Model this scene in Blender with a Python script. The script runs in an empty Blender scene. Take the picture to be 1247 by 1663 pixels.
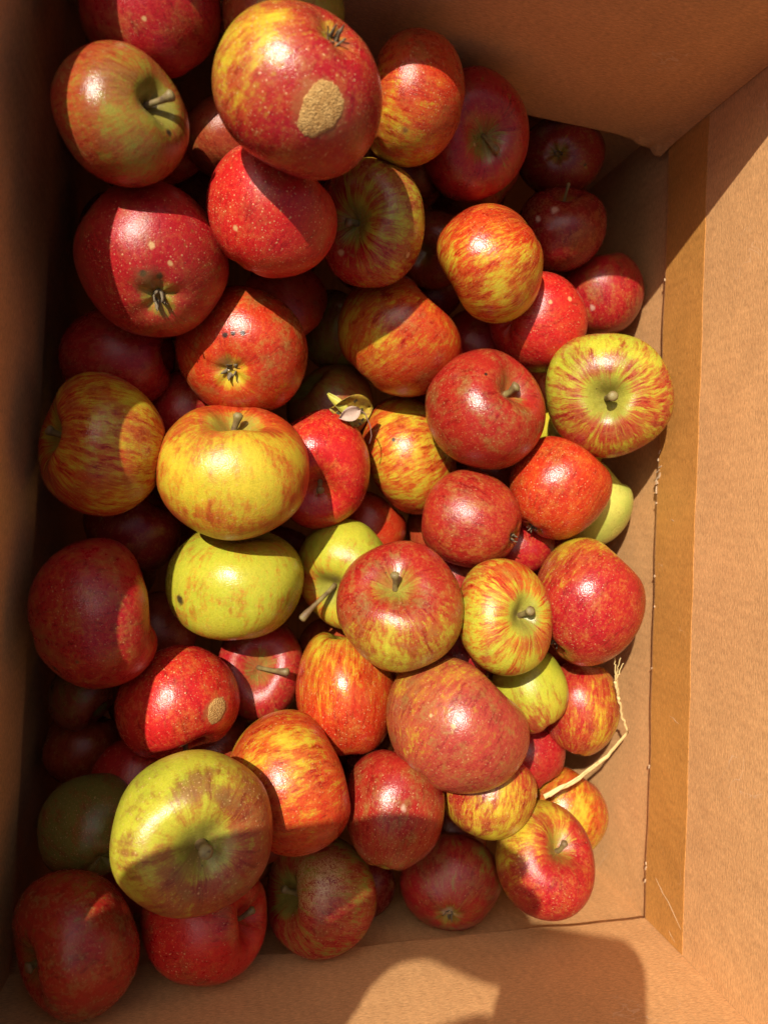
import bpy, math, random
import numpy as np
from mathutils import Vector, Matrix

# ------------------------------------------------------------------ scene, camera, light
sc = bpy.context.scene
COL = sc.collection
CAM_ROT = ((0.979318, -0.035642, -0.199162), (0.037971, 0.999248, 0.007888), (0.198731, -0.015287, 0.979935))
cam_d = bpy.data.cameras.new('camera')
cam = bpy.data.objects.new('camera', cam_d); COL.objects.link(cam)
cam.matrix_world = Matrix.Translation((0, 0, 0.45)) @ Matrix(CAM_ROT).to_4x4()
cam_d.sensor_fit = 'VERTICAL'; cam_d.sensor_height = 36.0; cam_d.lens = 27.06
cam_d.clip_start = 0.01; cam_d.clip_end = 500
cam_d.dof.use_dof = True; cam_d.dof.focus_distance = 0.405; cam_d.dof.aperture_fstop = 8.0
sc.camera = cam

SUN = Vector((-0.48, 0.45, 1.0)).normalized()          # towards the sun
world = bpy.data.worlds.new('World'); sc.world = world; world.use_nodes = True
wn = world.node_tree
sky = wn.nodes.new('ShaderNodeTexSky'); sky.sky_type = 'NISHITA'; sky.sun_disc = False
sky.air_density = 0.6; sky.dust_density = 5.0; sky.ozone_density = 0.5
sky.sun_elevation = math.asin(SUN.z); sky.sun_rotation = math.atan2(SUN.x, SUN.y)
bg = wn.nodes['Background']; bg.inputs['Strength'].default_value = 0.085
wn.links.new(sky.outputs['Color'], bg.inputs['Color'])
sl = bpy.data.lights.new('sun', 'SUN'); sl.energy = 5.0; sl.angle = math.radians(0.5); sl.color = (1.0, 0.94, 0.82)
so = bpy.data.objects.new('sun', sl); COL.objects.link(so)
so.rotation_euler = SUN.to_track_quat('Z', 'Y').to_euler(); so.location = (-1, 1, 2)
sc.view_settings.view_transform = 'Standard'; sc.view_settings.look = 'None'
sc.view_settings.exposure = 0.34; sc.view_settings.gamma = 1.0
sc.cycles.max_bounces = 8; sc.cycles.diffuse_bounces = 5

# ------------------------------------------------------------------ helpers
def obj(name, verts, faces, mat, parent=None, smooth=True, attrs=None):
    me = bpy.data.meshes.new(name)
    me.from_pydata([tuple(map(float, v)) for v in verts], [], [tuple(map(int, f)) for f in faces])
    if attrs:
        for k, arr in attrs.items():
            a = me.attributes.new(k, 'FLOAT_VECTOR', 'POINT')
            a.data.foreach_set('vector', np.asarray(arr, dtype=np.float32).ravel())
    if smooth:
        me.polygons.foreach_set('use_smooth', [True] * len(me.polygons))
    if mat: me.materials.append(mat)
    o = bpy.data.objects.new(name, me); COL.objects.link(o)
    if parent: o.parent = parent
    return o

def tag(o, label, cat, group=None, kind=None):
    o['label'] = label; o['category'] = cat
    if group: o['group'] = group
    if kind: o['kind'] = kind

def empty(name, loc=(0, 0, 0)):
    o = bpy.data.objects.new(name, None); o.location = loc; o.empty_display_size = 0.02
    COL.objects.link(o); return o

class NT:
    """small node-tree writer"""
    def __init__(s, tree): s.t = tree
    def new(s, typ, **kw):
        n = s.t.nodes.new(typ)
        for k, v in kw.items(): setattr(n, k, v)
        return n
    def put(s, sock, v):
        if isinstance(v, bpy.types.NodeSocket): s.t.links.new(v, sock)
        elif v is not None:
            if sock.type == 'RGBA' and len(v) == 3: v = (*v, 1)
            sock.default_value = v
    def m(s, op, a, b=None, c=None, clamp=False):
        n = s.new('ShaderNodeMath', operation=op, use_clamp=clamp)
        for i, v in enumerate((a, b, c)):
            if v is not None: s.put(n.inputs[i], v)
        return n.outputs[0]
    def vm(s, op, a, b=None, scale=None):
        n = s.new('ShaderNodeVectorMath', operation=op)
        s.put(n.inputs[0], a)
        if b is not None: s.put(n.inputs[1], b)
        if scale is not None: s.put(n.inputs['Scale'], scale)
        return n.outputs['Value'] if op in ('DOT_PRODUCT', 'LENGTH') else n.outputs['Vector']
    def noise(s, vec, scale, detail=2, rough=.5, dist=0, out='Fac'):
        n = s.new('ShaderNodeTexNoise')
        s.put(n.inputs['Vector'], vec); s.put(n.inputs['Scale'], scale); n.inputs['Detail'].default_value = detail
        n.inputs['Roughness'].default_value = rough; n.inputs['Distortion'].default_value = dist
        return n.outputs[out]
    def step(s, v, a, b):
        n = s.new('ShaderNodeMapRange', interpolation_type='SMOOTHSTEP')
        s.put(n.inputs['Value'], v); s.put(n.inputs['From Min'], a); s.put(n.inputs['From Max'], b)
        return n.outputs['Result']
    def mix(s, f, a, b, blend='MIX'):
        n = s.new('ShaderNodeMix', data_type='RGBA', blend_type=blend)
        s.put(n.inputs['Factor'], f); s.put(n.inputs['A'], None); 
        s.put(n.inputs[6], a); s.put(n.inputs[7], b)
        return n.outputs[2]
    def sep(s, v):
        n = s.new('ShaderNodeSeparateXYZ'); s.put(n.inputs[0], v); return n.outputs
    def comb(s, x, y, z):
        n = s.new('ShaderNodeCombineXYZ')
        for i, v in enumerate((x, y, z)): s.put(n.inputs[i], v)
        return n.outputs[0]
    def attr(s, name):
        n = s.new('ShaderNodeAttribute'); n.attribute_name = name; return n.outputs['Vector']
    def bump(s, h, strength, dist):
        n = s.new('ShaderNodeBump'); s.put(n.inputs['Height'], h)
        n.inputs['Strength'].default_value = strength; n.inputs['Distance'].default_value = dist
        return n.outputs['Normal']

def new_mat(name):
    m = bpy.data.materials.new(name); m.use_nodes = True
    return m, NT(m.node_tree), m.node_tree.nodes['Principled BSDF']

# ------------------------------------------------------------------ materials
def kraft(name, along, base=(0.59, 0.310, 0.122), rough=.8, dark=1.0, rubs=.18):
    """kraft paper; along = axis of the paper grain"""
    m, t, p = new_mat(name)
    co = t.new('ShaderNodeTexCoord').outputs['Object']
    cx_, cy_, cz_ = t.sep(co)
    co = t.comb(0.0, cy_, cz_) if along == 1 else t.comb(cx_, 0.0, cz_)     # flat pattern in the sheet
    sc_ = [950, 950, 950]; sc_[along] = 280
    fib = t.noise(t.vm('MULTIPLY', co, tuple(sc_)), 1.0, 3, .65)
    sc2 = [2000, 2000, 2000]; sc2[along] = 700
    fib2 = t.noise(t.vm('MULTIPLY', co, tuple(sc2)), 1.0, 2, .6)
    blot = t.noise(co, 60, 4, .6)
    big = t.noise(co, 9, 3, .55)
    v = t.m('ADD', t.m('MULTIPLY', t.m('SUBTRACT', fib, .5), 1.0), 1.0)
    v = t.m('ADD', v, t.m('MULTIPLY', t.m('SUBTRACT', fib2, .5), .6))
    v = t.m('ADD', v, t.m('MULTIPLY', t.m('SUBTRACT', blot, .5), .30))
    v = t.m('ADD', v, t.m('MULTIPLY', t.m('SUBTRACT', big, .5), .30))
    v = t.m('MULTIPLY', v, dark)
    col = t.mix(1.0, base, t.comb(v, v, v), 'MULTIPLY')
    pale = t.step(fib, .66, .80)
    col = t.mix(t.m('MULTIPLY', pale, .5), col, (.68, .44, .23))
    rub = t.step(t.noise(co, 70, 5, .75), .72, .86)
    col = t.mix(t.m('MULTIPLY', rub, rubs), col, (.66, .44, .26))
    ridge = t.m('ABSOLUTE', t.m('SUBTRACT', t.noise(co, 42, 2, .5, .8), .5))
    scr = t.m('MULTIPLY', t.step(ridge, .006, .001), t.step(t.noise(co, 26, 2, .5), .60, .68))
    col = t.mix(t.m('MULTIPLY', scr, .42), col, (.72, .52, .34))
    stain = t.step(t.noise(co, 14, 4, .6), .60, .72)
    col = t.mix(t.m('MULTIPLY', stain, .16), col, (.30, .14, .05))
    t.put(p.inputs['Base Color'], col)
    p.inputs['Roughness'].default_value = rough
    p.inputs['Specular IOR Level'].default_value = .25
    flute = t.m('SINE', t.m('MULTIPLY', cy_ if along == 1 else cx_, 2 * math.pi / .0072))
    t.put(p.inputs['Normal'], t.bump(t.m('ADD', fib, t.m('ADD', t.m('MULTIPLY', blot, 2.0), t.m('ADD', t.m('MULTIPLY', big, 9.0), t.m('MULTIPLY', flute, .16)))), .40, .0006))
    return m

def plain(name, col, rough=.6, var=.3, scale=300, spec=.4, bump=.0004):
    m, t, p = new_mat(name)
    co = t.new('ShaderNodeTexCoord').outputs['Object']
    n1 = t.noise(co, scale, 4, .6)
    v = t.m('ADD', t.m('MULTIPLY', t.m('SUBTRACT', n1, .5), var * 2), 1.0)
    t.put(p.inputs['Base Color'], t.mix(1.0, col, t.comb(v, v, v), 'MULTIPLY'))
    p.inputs['Roughness'].default_value = rough; p.inputs['Specular IOR Level'].default_value = spec
    if bump: t.put(p.inputs['Normal'], t.bump(n1, .5, bump))
    return m

def stem_mat():
    m, t, p = new_mat('stem')
    co = t.new('ShaderNodeTexCoord').outputs['Object']
    n1 = t.noise(co, 350, 4, .6)
    n2 = t.noise(co, 110, 2, .5)
    col = t.mix(t.step(n2, .4, .62), (.14, .08, .03), (.22, .17, .055))
    col = t.mix(t.m('MULTIPLY', t.step(n1, .52, .7), .7), col, (.07, .04, .02))
    t.put(p.inputs['Base Color'], col); p.inputs['Roughness'].default_value = .6
    t.put(p.inputs['Normal'], t.bump(n1, .6, .0006))
    return m

def skin_group():
    g = bpy.data.node_groups.new('apple_skin', 'ShaderNodeTree')
    def inp(n, typ, d=None):
        s = g.interface.new_socket(n, in_out='INPUT', socket_type=typ)
        if d is not None: s.default_value = d
    inp('Ground', 'NodeSocketColor'); inp('Red', 'NodeSocketColor'); inp('Cover', 'NodeSocketFloat'); inp('Stripe', 'NodeSocketFloat')
    inp('Pale', 'NodeSocketVector'); inp('Seed', 'NodeSocketFloat'); inp('Dots', 'NodeSocketFloat'); inp('Dull', 'NodeSocketFloat')
    for n, typ in (('Color', 'NodeSocketColor'), ('Roughness', 'NodeSocketFloat'), ('Height', 'NodeSocketFloat')):
        g.interface.new_socket(n, in_out='OUTPUT', socket_type=typ)
    t = NT(g)
    gi = t.new('NodeGroupInput').outputs; go = t.new('NodeGroupOutput')
    d = t.attr('dir')
    seed = t.comb(gi['Seed'], t.m('MULTIPLY', gi['Seed'], 1.7), t.m('MULTIPLY', gi['Seed'], -.6))
    dx, dy, dz = t.sep(d)
    warp = t.noise(t.vm('ADD', d, seed), 2.2, 2, .5, out='Color')
    dw = t.vm('ADD', d, t.vm('SCALE', t.vm('SUBTRACT', warp, (.5, .5, .5)), scale=.16))
    wx, wy, wz = t.sep(dw)
    rl = t.m('MAXIMUM', t.m('SQRT', t.m('ADD', t.m('MULTIPLY', wx, wx), t.m('MULTIPLY', wy, wy))), .03)
    px, py = t.m('DIVIDE', wx, rl), t.m('DIVIDE', wy, rl)
    def streak(k, kz, det, rough):
        v = t.comb(t.m('MULTIPLY', px, k), t.m('MULTIPLY', py, k), t.m('MULTIPLY', wz, kz))
        return t.m('SUBTRACT', t.noise(t.vm('ADD', v, seed), 1.0, det, rough), .5)
    sA = streak(2.8, 1.2, 3, .55); sB = streak(11.0, 3.6, 4, .62); sC = streak(32.0, 8.0, 3, .65)
    low = t.m('SUBTRACT', t.noise(t.vm('ADD', d, seed), 1.5, 2, .5), .5)
    pat = t.m('SUBTRACT', t.noise(t.vm('ADD', d, seed), 4.2, 5, .62), .5)
    fine = t.m('SUBTRACT', t.noise(t.vm('ADD', d, seed), 17, 3, .65), .5)
    micro = t.m('SUBTRACT', t.noise(t.vm('ADD', d, seed), 55, 2, .6), .5)
    st = t.m('ADD', t.m('MULTIPLY', sA, 1.5), t.m('ADD', t.m('MULTIPLY', sB, 2.0), t.m('ADD', t.m('MULTIPLY', sC, 1.5), t.m('MULTIPLY', pat, .9))))
    bl = t.m('ADD', t.m('MULTIPLY', pat, 1.5), t.m('ADD', t.m('MULTIPLY', fine, .55), t.m('MULTIPLY', sB, .8)))
    v = t.m('ADD', t.m('MULTIPLY', gi['Stripe'], st), t.m('MULTIPLY', t.m('SUBTRACT', 1.0, gi['Stripe']), bl))
    v = t.m('ADD', v, t.m('MULTIPLY', low, 1.3))
    v = t.m('ADD', v, t.m('SUBTRACT', t.m('MULTIPLY', gi['Cover'], 2.0), 1.0))
    v = t.m('SUBTRACT', v, t.vm('DOT_PRODUCT', d, gi['Pale']))
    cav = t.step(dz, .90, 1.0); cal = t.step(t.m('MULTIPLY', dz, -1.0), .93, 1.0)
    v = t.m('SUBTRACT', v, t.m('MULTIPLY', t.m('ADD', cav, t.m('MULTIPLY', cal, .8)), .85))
    v = t.m('ADD', v, t.m('MULTIPLY', fine, .75)); mk = t.step(v, -.52, .46)
    # ground colour: yellow / green drift
    gr = t.mix(t.step(t.m('ADD', low, t.m('MULTIPLY', pat, .8)), -.25, .3), gi['Ground'], t.mix(1.0, gi['Ground'], (.80, .98, .8), 'MULTIPLY'))
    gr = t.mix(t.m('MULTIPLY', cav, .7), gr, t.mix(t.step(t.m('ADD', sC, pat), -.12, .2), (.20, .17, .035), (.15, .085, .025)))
    # red: broken by darker streaks and by orange blotches
    rd = t.mix(t.m('MULTIPLY', t.step(t.m('ADD', t.m('MULTIPLY', sB, 1.3), t.m('ADD', sC, t.m('MULTIPLY', low, .6))), -.02, .34), .8), gi['Red'], t.mix(1.0, gi['Red'], (.50, .26, .42), 'MULTIPLY'))
    orange = t.mix(.20, gi['Red'], gi['Ground'])
    rd = t.mix(t.m('MULTIPLY', t.step(t.m('ADD', pat, t.m('ADD', t.m('MULTIPLY', fine, .8), t.m('MULTIPLY', sC, .5))), -.10, .36), .85), rd, orange)
    col = t.mix(mk, gr, rd)
    # brownish-olive veil
    veil = t.m('MULTIPLY', t.step(t.m('ADD', t.m('MULTIPLY', pat, 1.0), t.m('ADD', low, t.m('MULTIPLY', fine, .7))), -.1, .45), t.m('ADD', gi['Dull'], .20))
    col = t.mix(veil, col, (.17, .115, .028))
    val = t.m('ADD', 1.0, t.m('ADD', t.m('MULTIPLY', fine, .6), t.m('ADD', t.m('MULTIPLY', pat, .35), t.m('MULTIPLY', micro, .55))))
    col = t.mix(1.0, col, t.comb(val, val, val), 'MULTIPLY')
    # lenticels, denser towards the calyx
    def dots(scale, r0, r1):
        n = t.new('ShaderNodeTexVoronoi'); t.put(n.inputs['Vector'], t.vm('ADD', d, seed)); n.inputs['Scale'].default_value = scale
        rx = t.sep(n.outputs['Color'])[0]
        rad = t.m('MULTIPLY', t.m('POWER', rx, 2.5), r1)
        rad = t.m('ADD', rad, r0)
        return t.m('MULTIPLY', t.step(t.m('SUBTRACT', rad, n.outputs['Distance']), -.03, .07), t.step(rx, .25, .5))
    dens = t.m('MULTIPLY', gi['Dots'], t.step(t.m('ADD', t.m('MULTIPLY', dz, -.5), t.m('MULTIPLY', low, 1.2)), -.75, .15))
    dd = t.m('MAXIMUM', dots(10, .035, .13), t.m('MAXIMUM', t.m('MULTIPLY', dots(19, .08, .20), .85), t.m('MULTIPLY', dots(34, .10, .22), .6)))
    dm = t.m('MULTIPLY', dd, t.m('MINIMUM', dens, 1.0))
    col = t.mix(t.m('MULTIPLY', dm, .85), col, (.62, .38, .16))
    # sparse sooty specks
    n = t.new('ShaderNodeTexVoronoi'); t.put(n.inputs['Vector'], t.vm('ADD', d, seed)); n.inputs['Scale'].default_value = 7.0
    rx = t.sep(n.outputs['Color'])[1]
    sp = t.m('MULTIPLY', t.step(n.outputs['Distance'], .10, .04), t.step(rx, .80, .9))
    col = t.mix(t.m('MULTIPLY', sp, .75), col, (.05, .03, .015))
    t.put(go.inputs['Color'], col)
    t.put(go.inputs['Roughness'], t.m('ADD', t.m('ADD', .20, t.m('MULTIPLY', t.m('FRACT', t.m('MULTIPLY', gi['Seed'], .37)), .14)), t.m('ADD', t.m('MULTIPLY', pat, .22), t.m('MULTIPLY', fine, .15))))
    t.put(go.inputs['Height'], t.m('ADD', t.m('MULTIPLY', dm, .5), t.m('ADD', t.m('MULTIPLY', micro, .55), t.m('MULTIPLY', fine, .9))))
    return g

SKIN = skin_group()
REDS = dict(C=(.33, .009, .013), R=(.43, .026, .008), D=(.18, .007, .009), S=(.46, .013, .012), T=(.30, .015, .010), P=(.33, .034, .024), B=(.27, .034, .012), O=(.62, .10, .02))
GROUNDS = dict(Y=(.50, .375, .026), G=(.42, .385, .030), O=(.44, .19, .02), V=(.25, .21, .028), K=(.13, .12, .025), L=(.50, .47, .09))
SPOT = dict(dark=(.035, .022, .012), hole=(.02, .015, .01), bruise=(.13, .075, .025), tan=(.52, .33, .13), pale=(.55, .36, .26))

def apple_mat(i, look, spots):
    cover, stripe, red, ground, pale, dots_, dull = look
    m, t, p = new_mat('apple_skin')
    g = t.new('ShaderNodeGroup'); g.node_tree = SKIN
    g.inputs['Ground'].default_value = (*GROUNDS[ground], 1); g.inputs['Red'].default_value = (*REDS[red], 1)
    g.inputs['Cover'].default_value = cover; g.inputs['Stripe'].default_value = stripe
    g.inputs['Pale'].default_value = pale; g.inputs['Seed'].default_value = i * 3.713
    g.inputs['Dots'].default_value = dots_; g.inputs['Dull'].default_value = dull
    col = g.outputs['Color']; rough = g.outputs['Roughness']
    if spots:
        d = t.attr('dir')
        wob = t.noise(d, 9, 3, .6)
        for s in spots:
            kind, u, r = s[0], s[1:4], s[4]
            if kind == 'scab':                       # discoloured skin round the corky patch
                r = .5 * (s[4] + s[5]) * 1.32
                hd = t.m('ADD', t.vm('LENGTH', t.vm('SUBTRACT', d, tuple(u))), t.m('MULTIPLY', t.m('SUBTRACT', wob, .5), r * .7))
                col = t.mix(t.m('MULTIPLY', t.step(hd, r, r * .6), .6), col, (.30, .12, .035)); continue
            dist = t.vm('LENGTH', t.vm('SUBTRACT', d, tuple(u)))
            dist = t.m('ADD', dist, t.m('MULTIPLY', t.m('SUBTRACT', wob, .5), r * 1.2))
            if kind == 'russet':
                web = t.m('ABSOLUTE', t.m('SUBTRACT', t.noise(d, 10, 3, .6, 2.0), .5))
                mk = t.m('MULTIPLY', t.step(dist, s[5] if len(s) > 5 else r * 2, r), t.step(web, .07, .02))
                col = t.mix(t.m('MULTIPLY', mk, .85), col, (.46, .26, .10)); continue
            soft = dict(dark=.35, hole=.35, bruise=.1, tan=.35, pale=.25)[kind]
            mk = t.m('MULTIPLY', t.step(dist, r, r * soft), dict(bruise=.75, tan=.8, pale=.65).get(kind, .95))
            col = t.mix(mk, col, SPOT[kind])
            if kind in ('tan', 'pale'): rough = t.m('MAXIMUM', rough, t.m('MULTIPLY', mk, .6))
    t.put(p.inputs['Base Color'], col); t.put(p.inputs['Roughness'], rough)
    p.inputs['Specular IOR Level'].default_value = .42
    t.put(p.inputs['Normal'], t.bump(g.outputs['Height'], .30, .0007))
    return m

M_BOX_Y = kraft('kraft_grain_along_y', 1)
M_BOX_X = kraft('kraft_grain_along_x', 0)
M_TAPE = kraft('taped_kraft', 1, base=(.48, .215, .050), rough=.45, rubs=.04)
M_STEM = stem_mat()
M_CALYX = plain('calyx', (.16, .12, .07), .85, .5, 900)
M_PIT = plain('calyx_pit', (.012, .009, .006), .9, .3, 600)
M_FRAY = plain('torn_paper', (.50, .34, .20), .9, .3, 900)
M_STRAW = plain('straw', (.62, .47, .20), .55, .35, 500)
M_CORK = None
def cork():
    m, t, p = new_mat('scab_cork')
    co = t.new('ShaderNodeTexCoord').outputs['Object']
    v = t.new('ShaderNodeTexVoronoi'); t.put(v.inputs['Vector'], co); v.inputs['Scale'].default_value = 1500
    n1 = t.noise(co, 420, 4, .65)
    col = t.mix(t.step(n1, .35, .68), (.42, .21, .05), (.62, .36, .11))
    col = t.mix(t.m('MULTIPLY', t.step(v.outputs['Distance'],   .42, .66), .40), col, (.20, .09, .02))
    t.put(p.inputs['Base Color'], col); p.inputs['Roughness'].default_value = .85
    t.put(p.inputs['Normal'], t.bump(t.m('SUBTRACT', n1, v.outputs['Distance']), .8, .0007))
    return m
M_CORK = cork()

# ------------------------------------------------------------------ ground
def ground_mat():
    m, t, p = new_mat('dry_soil')
    co = t.new('ShaderNodeTexCoord').outputs['Object']
    n1 = t.noise(co, 9, 6, .65); n2 = t.noise(co, .7, 4, .6)
    c = t.mix(t.step(n1, .35, .68), (.09, .07, .035), (.17, .14, .06))
    c = t.mix(t.step(n2, .45, .62), c, (.07, .10, .03))
    t.put(p.inputs['Base Color'], c); p.inputs['Roughness'].default_value = .95
    t.put(p.inputs['Normal'], t.bump(n1, .8, .01))
    return m
g = obj('ground', [(-40, -40, -.245), (40, -40, -.245), (40, 40, -.245), (-40, 40, -.245)], [(0, 1, 2, 3)], ground_mat(), smooth=False)
g['kind'] = 'structure'

# ------------------------------------------------------------------ cardboard box
box = empty('cardboard_box', (0, 0, -.24))
tag(box, 'open brown kraft cardboard box with raised flaps, holding the apples', 'cardboard box')
BOXI = Matrix.Translation((0, 0, .24))
TL, TR, BR, BL = (Vector(c) for c in ((-.0950, .2725, 0), (.2665, .2356, 0), (.2718, -.2586, 0), (-.1080, -.2640, 0)))
FLAP_H = .184
CENTRE = Vector((.083, 0, 0))

def profile_panel(name, A, B, prof, mat, nu=40, warp=None, ends=True):
    """sweep a closed cross-section (offset outwards, height) from A to B"""
    d = (B - A).normalized(); out = Vector((d.y, -d.x, 0))
    if out.dot((A + B) / 2 - CENTRE) < 0: out = -out
    V, Fc = [], []
    k = len(prof)
    for i in range(nu + 1):
        u = i / nu; P = A.lerp(B, u)
        for (o, z) in prof:
            q = P + out * o + Vector((0, 0, z))
            if warp: q = warp(u, z, q, out, d, o)
            V.append(q - Vector((0, 0, -.24)))
    for i in range(nu):
        for j in range(k):
            a, b = i * k + j, i * k + (j + 1) % k
            Fc.append((a, b, b + k, a + k))
    if ends: Fc += [tuple(range(k))[::-1], tuple(nu * k + j for j in range(k))]
    o = obj(name, V, Fc, mat, box, smooth=False)
    return o, out

def hash1(x):
    return math.sin(x * 12.9898) * 43758.5453 % 1.0
def wob(x):
    return math.sin(x * 5.1) * .6 + math.sin(x * 11.3 + 1.2) * .4

def flap_prof(off, hgt, nz=22):
    inner = [(0, hgt * (1 - j / nz)) for j in range(nz)] + [(0, .0022), (.0006, .0004), (.0018, -.0008)]
    return inner + [(off + .004, -.0025), (off + .004, .0012), (.0042, .005), (.0042, hgt)]
def wall_prof(off):
    return [(off, -.0032), (off, -.06), (off, -.12), (off, -.236), (off + .004, -.236), (off + .004, -.0032)]

def w_small(amp, seed):
    def f(u, z, q, out, d, o=0):
        e = math.exp(-max(z, 0) / .02)
        return q + out * (amp * (wob(u * 1.3 + seed) + .5 * wob(z * 4 + seed * 2))) + Vector((0, 0, 1)) * (.0009 * wob(u * 6 + seed) * e)
    return f
def w_top(u, z, q, out, d, o=0):
    # lower right corner of this flap is crushed and hangs a little lower
    c = max(0, 1 - (1 - u) / .10) ** 1.5; low = math.exp(-max(z, 0) / .018)
    q = q + Vector((0, 0, -.0075 if o < .0025 else 0)) * c * low - out * ((.003 if o < .001 else 0) * c * low * (1 + .8 * math.sin(u * 160) * math.sin(z * 300 + 1)))
    q = q - out * (.010 * math.sin(math.pi * min(1, u * 1.1)) * math.exp(-max(z, 0) / .05) * .35)
    q = q - out * (max(z, 0) / .174 * .032 * (1 - u) ** .8)
    return q + out * (.0008 * wob(u * 1.4 + 1))
def w_left(u, z, q, out, d, o=0):
    # this flap leans in a little towards its far end
    q = w_small(.0008, 1.9)(u, z, q, out, d)
    return q - out * (max(z, 0) / .184 * (-.004 + .034 * max(0, (u - .62) / .38) ** 1.5))
def w_bottom(u, z, q, out, d, o=0):
    e = math.exp(-max(z, 0) / .02)
    return q + out * (.0010 * wob(u * 1.3 + 2.2)) + Vector((0, 0, 1)) * ((.0011 * wob(u * 5 + .7) + .0014 * math.sin(u * 2.6)) * e)

OFF_R, OFF_T, OFF_B, OFF_L = .0045, .020, .0045, .005
profile_panel('flap', BR - Vector((0, .0155, 0)), TR + Vector((0, .026, 0)), flap_prof(OFF_R, FLAP_H), M_BOX_Y, 60, w_small(.0006, .3))
profile_panel('flap', TL, TR - Vector((.0006, 0, 0)), flap_prof(OFF_T, .174), M_BOX_X, 80, w_top)
profile_panel('flap', BL, BR - Vector((.0005, 0, 0)), flap_prof(OFF_B, FLAP_H), M_BOX_X, 60, w_bottom)
profile_panel('flap', BL - Vector((0, .0155, 0)), TL + Vector((0, .026, 0)), flap_prof(OFF_L, .171), M_BOX_Y, 60, w_left)
ex = Vector((.008, 0, 0)); ey = Vector((0, .026, 0))
profile_panel('wall', BR - ey, TR + ey, wall_prof(OFF_R), M_BOX_Y, 30, w_small(.0006, 4.1))
profile_panel('wall', TL - ex, TR + ex, wall_prof(OFF_T), M_BOX_X, 30, w_small(.0006, 5.3))
profile_panel('wall', BL - ex, BR + ex, wall_prof(OFF_B), M_BOX_X, 30, w_small(.0005, 6.7))
profile_panel('wall', BL - ey, TL + ey, wall_prof(OFF_L), M_BOX_Y, 30, w_small(.0006, 7.9))
# floor of the box
fv = [(-.118, -.279, .001), (.282, -.279, .001), (.282, .302, .001), (-.118, .302, .001)]
fv2 = [(x, y, z + .005) for x, y, z in fv]
obj('box_floor', fv + fv2, [(3, 2, 1, 0), (4, 5, 6, 7), (0, 1, 5, 4), (1, 2, 6, 5), (2, 3, 7, 6), (3, 0, 4, 7)], M_BOX_X, box, smooth=False)
# strip of packing tape along the fold of the right flap
rng = random.Random(5)
def right_pt(u, z, inw):
    """point on the inner face of the right flap, raised by inw"""
    A, B = BR - Vector((0, .0155, 0)), TR + Vector((0, .026, 0)); d = (B - A).normalized(); out = Vector((d.y, -d.x, 0))
    u = (.0155 + u * (TR - BR).length) / (B - A).length
    q = A.lerp(B, u) + Vector((0, 0, z)); q = w_small(.0006, .3)(u, z, q, out, d)
    return q - out * inw + Vector((0, 0, .24))
tv, tf = [], []
zs = [.0030, .008, .016, .024, .032, .038, .0440]
nu = 120
for i in range(nu + 1):
    u = .0015 + .997 * i / nu
    for j, z in enumerate(zs):
        zz = z + (.0004 * wob(u * 9) if j == len(zs) - 1 else 0)
        tv.append(right_pt(u, zz, .0003 if 0 < j < len(zs) - 1 else .00028))
n0 = len(tv)
for i in range(nu + 1):
    u = .0015 + .997 * i / nu
    for j in (0, len(zs) - 1): tv.append(right_pt(u, zs[j] + (.0004 * wob(u * 9) if j else 0), -.0002))
k = len(zs)
for i in range(nu):
    for j in range(k - 1): tf.append((i * k + j, i * k + j + 1, (i + 1) * k + j + 1, (i + 1) * k + j))
    for e, j in ((0, 0), (1, k - 1)):
        tf.append((i * k + j, (i + 1) * k + j, n0 + (i + 1) * 2 + e, n0 + i * 2 + e))
obj('tape_strip', tv, tf, M_TAPE, box, smooth=False)
# torn paper fibres along the fold and a few scuffs in the tape
fv, ff = [], []
def flake(u, z, L, w, ang, inw=.0007):
    c, s = math.cos(ang), math.sin(ang); b = len(fv)
    du = L / .494
    pts = [(-.5, -.5), (.5, -.35), (.55, .3), (.1, .5), (-.45, .4)]
    for lift in (0, 1):
        for a, bb in pts:
            a2, b2 = a * L * c - bb * w * s, a * L * s + bb * w * c
            fv.append(right_pt(u + a2 / .494, z + b2, inw * lift + .0002))
    for i in range(5): ff.append((b + i, b + (i + 1) % 5, b + 5 + (i + 1) % 5, b + 5 + i))
    ff.append(tuple(b + 5 + i for i in range(5)))
for u0 in (.06, .075, .2, .335, .40, .445, .545, .563, .578, .60, .835):
    for q in range(rng.randint(1, 2)):
        flake(u0 + rng.uniform(-.012, .012), .0012 + rng.uniform(0, .0022), rng.uniform(.0010, .0030), rng.uniform(.0003, .0009), rng.uniform(-.5, .5))
for q in range(5):
    flake(.60 - .03 + .004 * q + rng.uniform(-.003, .003), .0015 + rng.uniform(0, .0045), rng.uniform(.002, .005), rng.uniform(.0006, .0016), rng.uniform(-1.2, 1.2))
obj('torn_fibres', fv, ff, M_FRAY, box, smooth=False)['kind'] = 'stuff'
def scuff(pts, w):
    """one raised pale scratch along a polyline on the right flap"""
    P = [right_pt(u, z, .0003) for u, z in pts]
    V, Fc = tube(P, [w * .25] + [w * .5] * (len(P) - 2) + [w * .2], 6, .5)
    obj('scuff_mark', V, Fc, M_FRAY, box, smooth=False)
SCUFFS = [([(.0640, .014), (.056, .0205), (.053, .0225), (.049, .0285), (.042, .034), (.030, .0425)], .0007), ([(.015, .030), (.012, .0325), (.008, .037)], .0005),
 ([(.276, .024), (.2755, .028), (.2725, .031), (.272, .034)], .0006), ([(.52, .020), (.519, .021), (.518, .0225)], .0010)]
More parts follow.
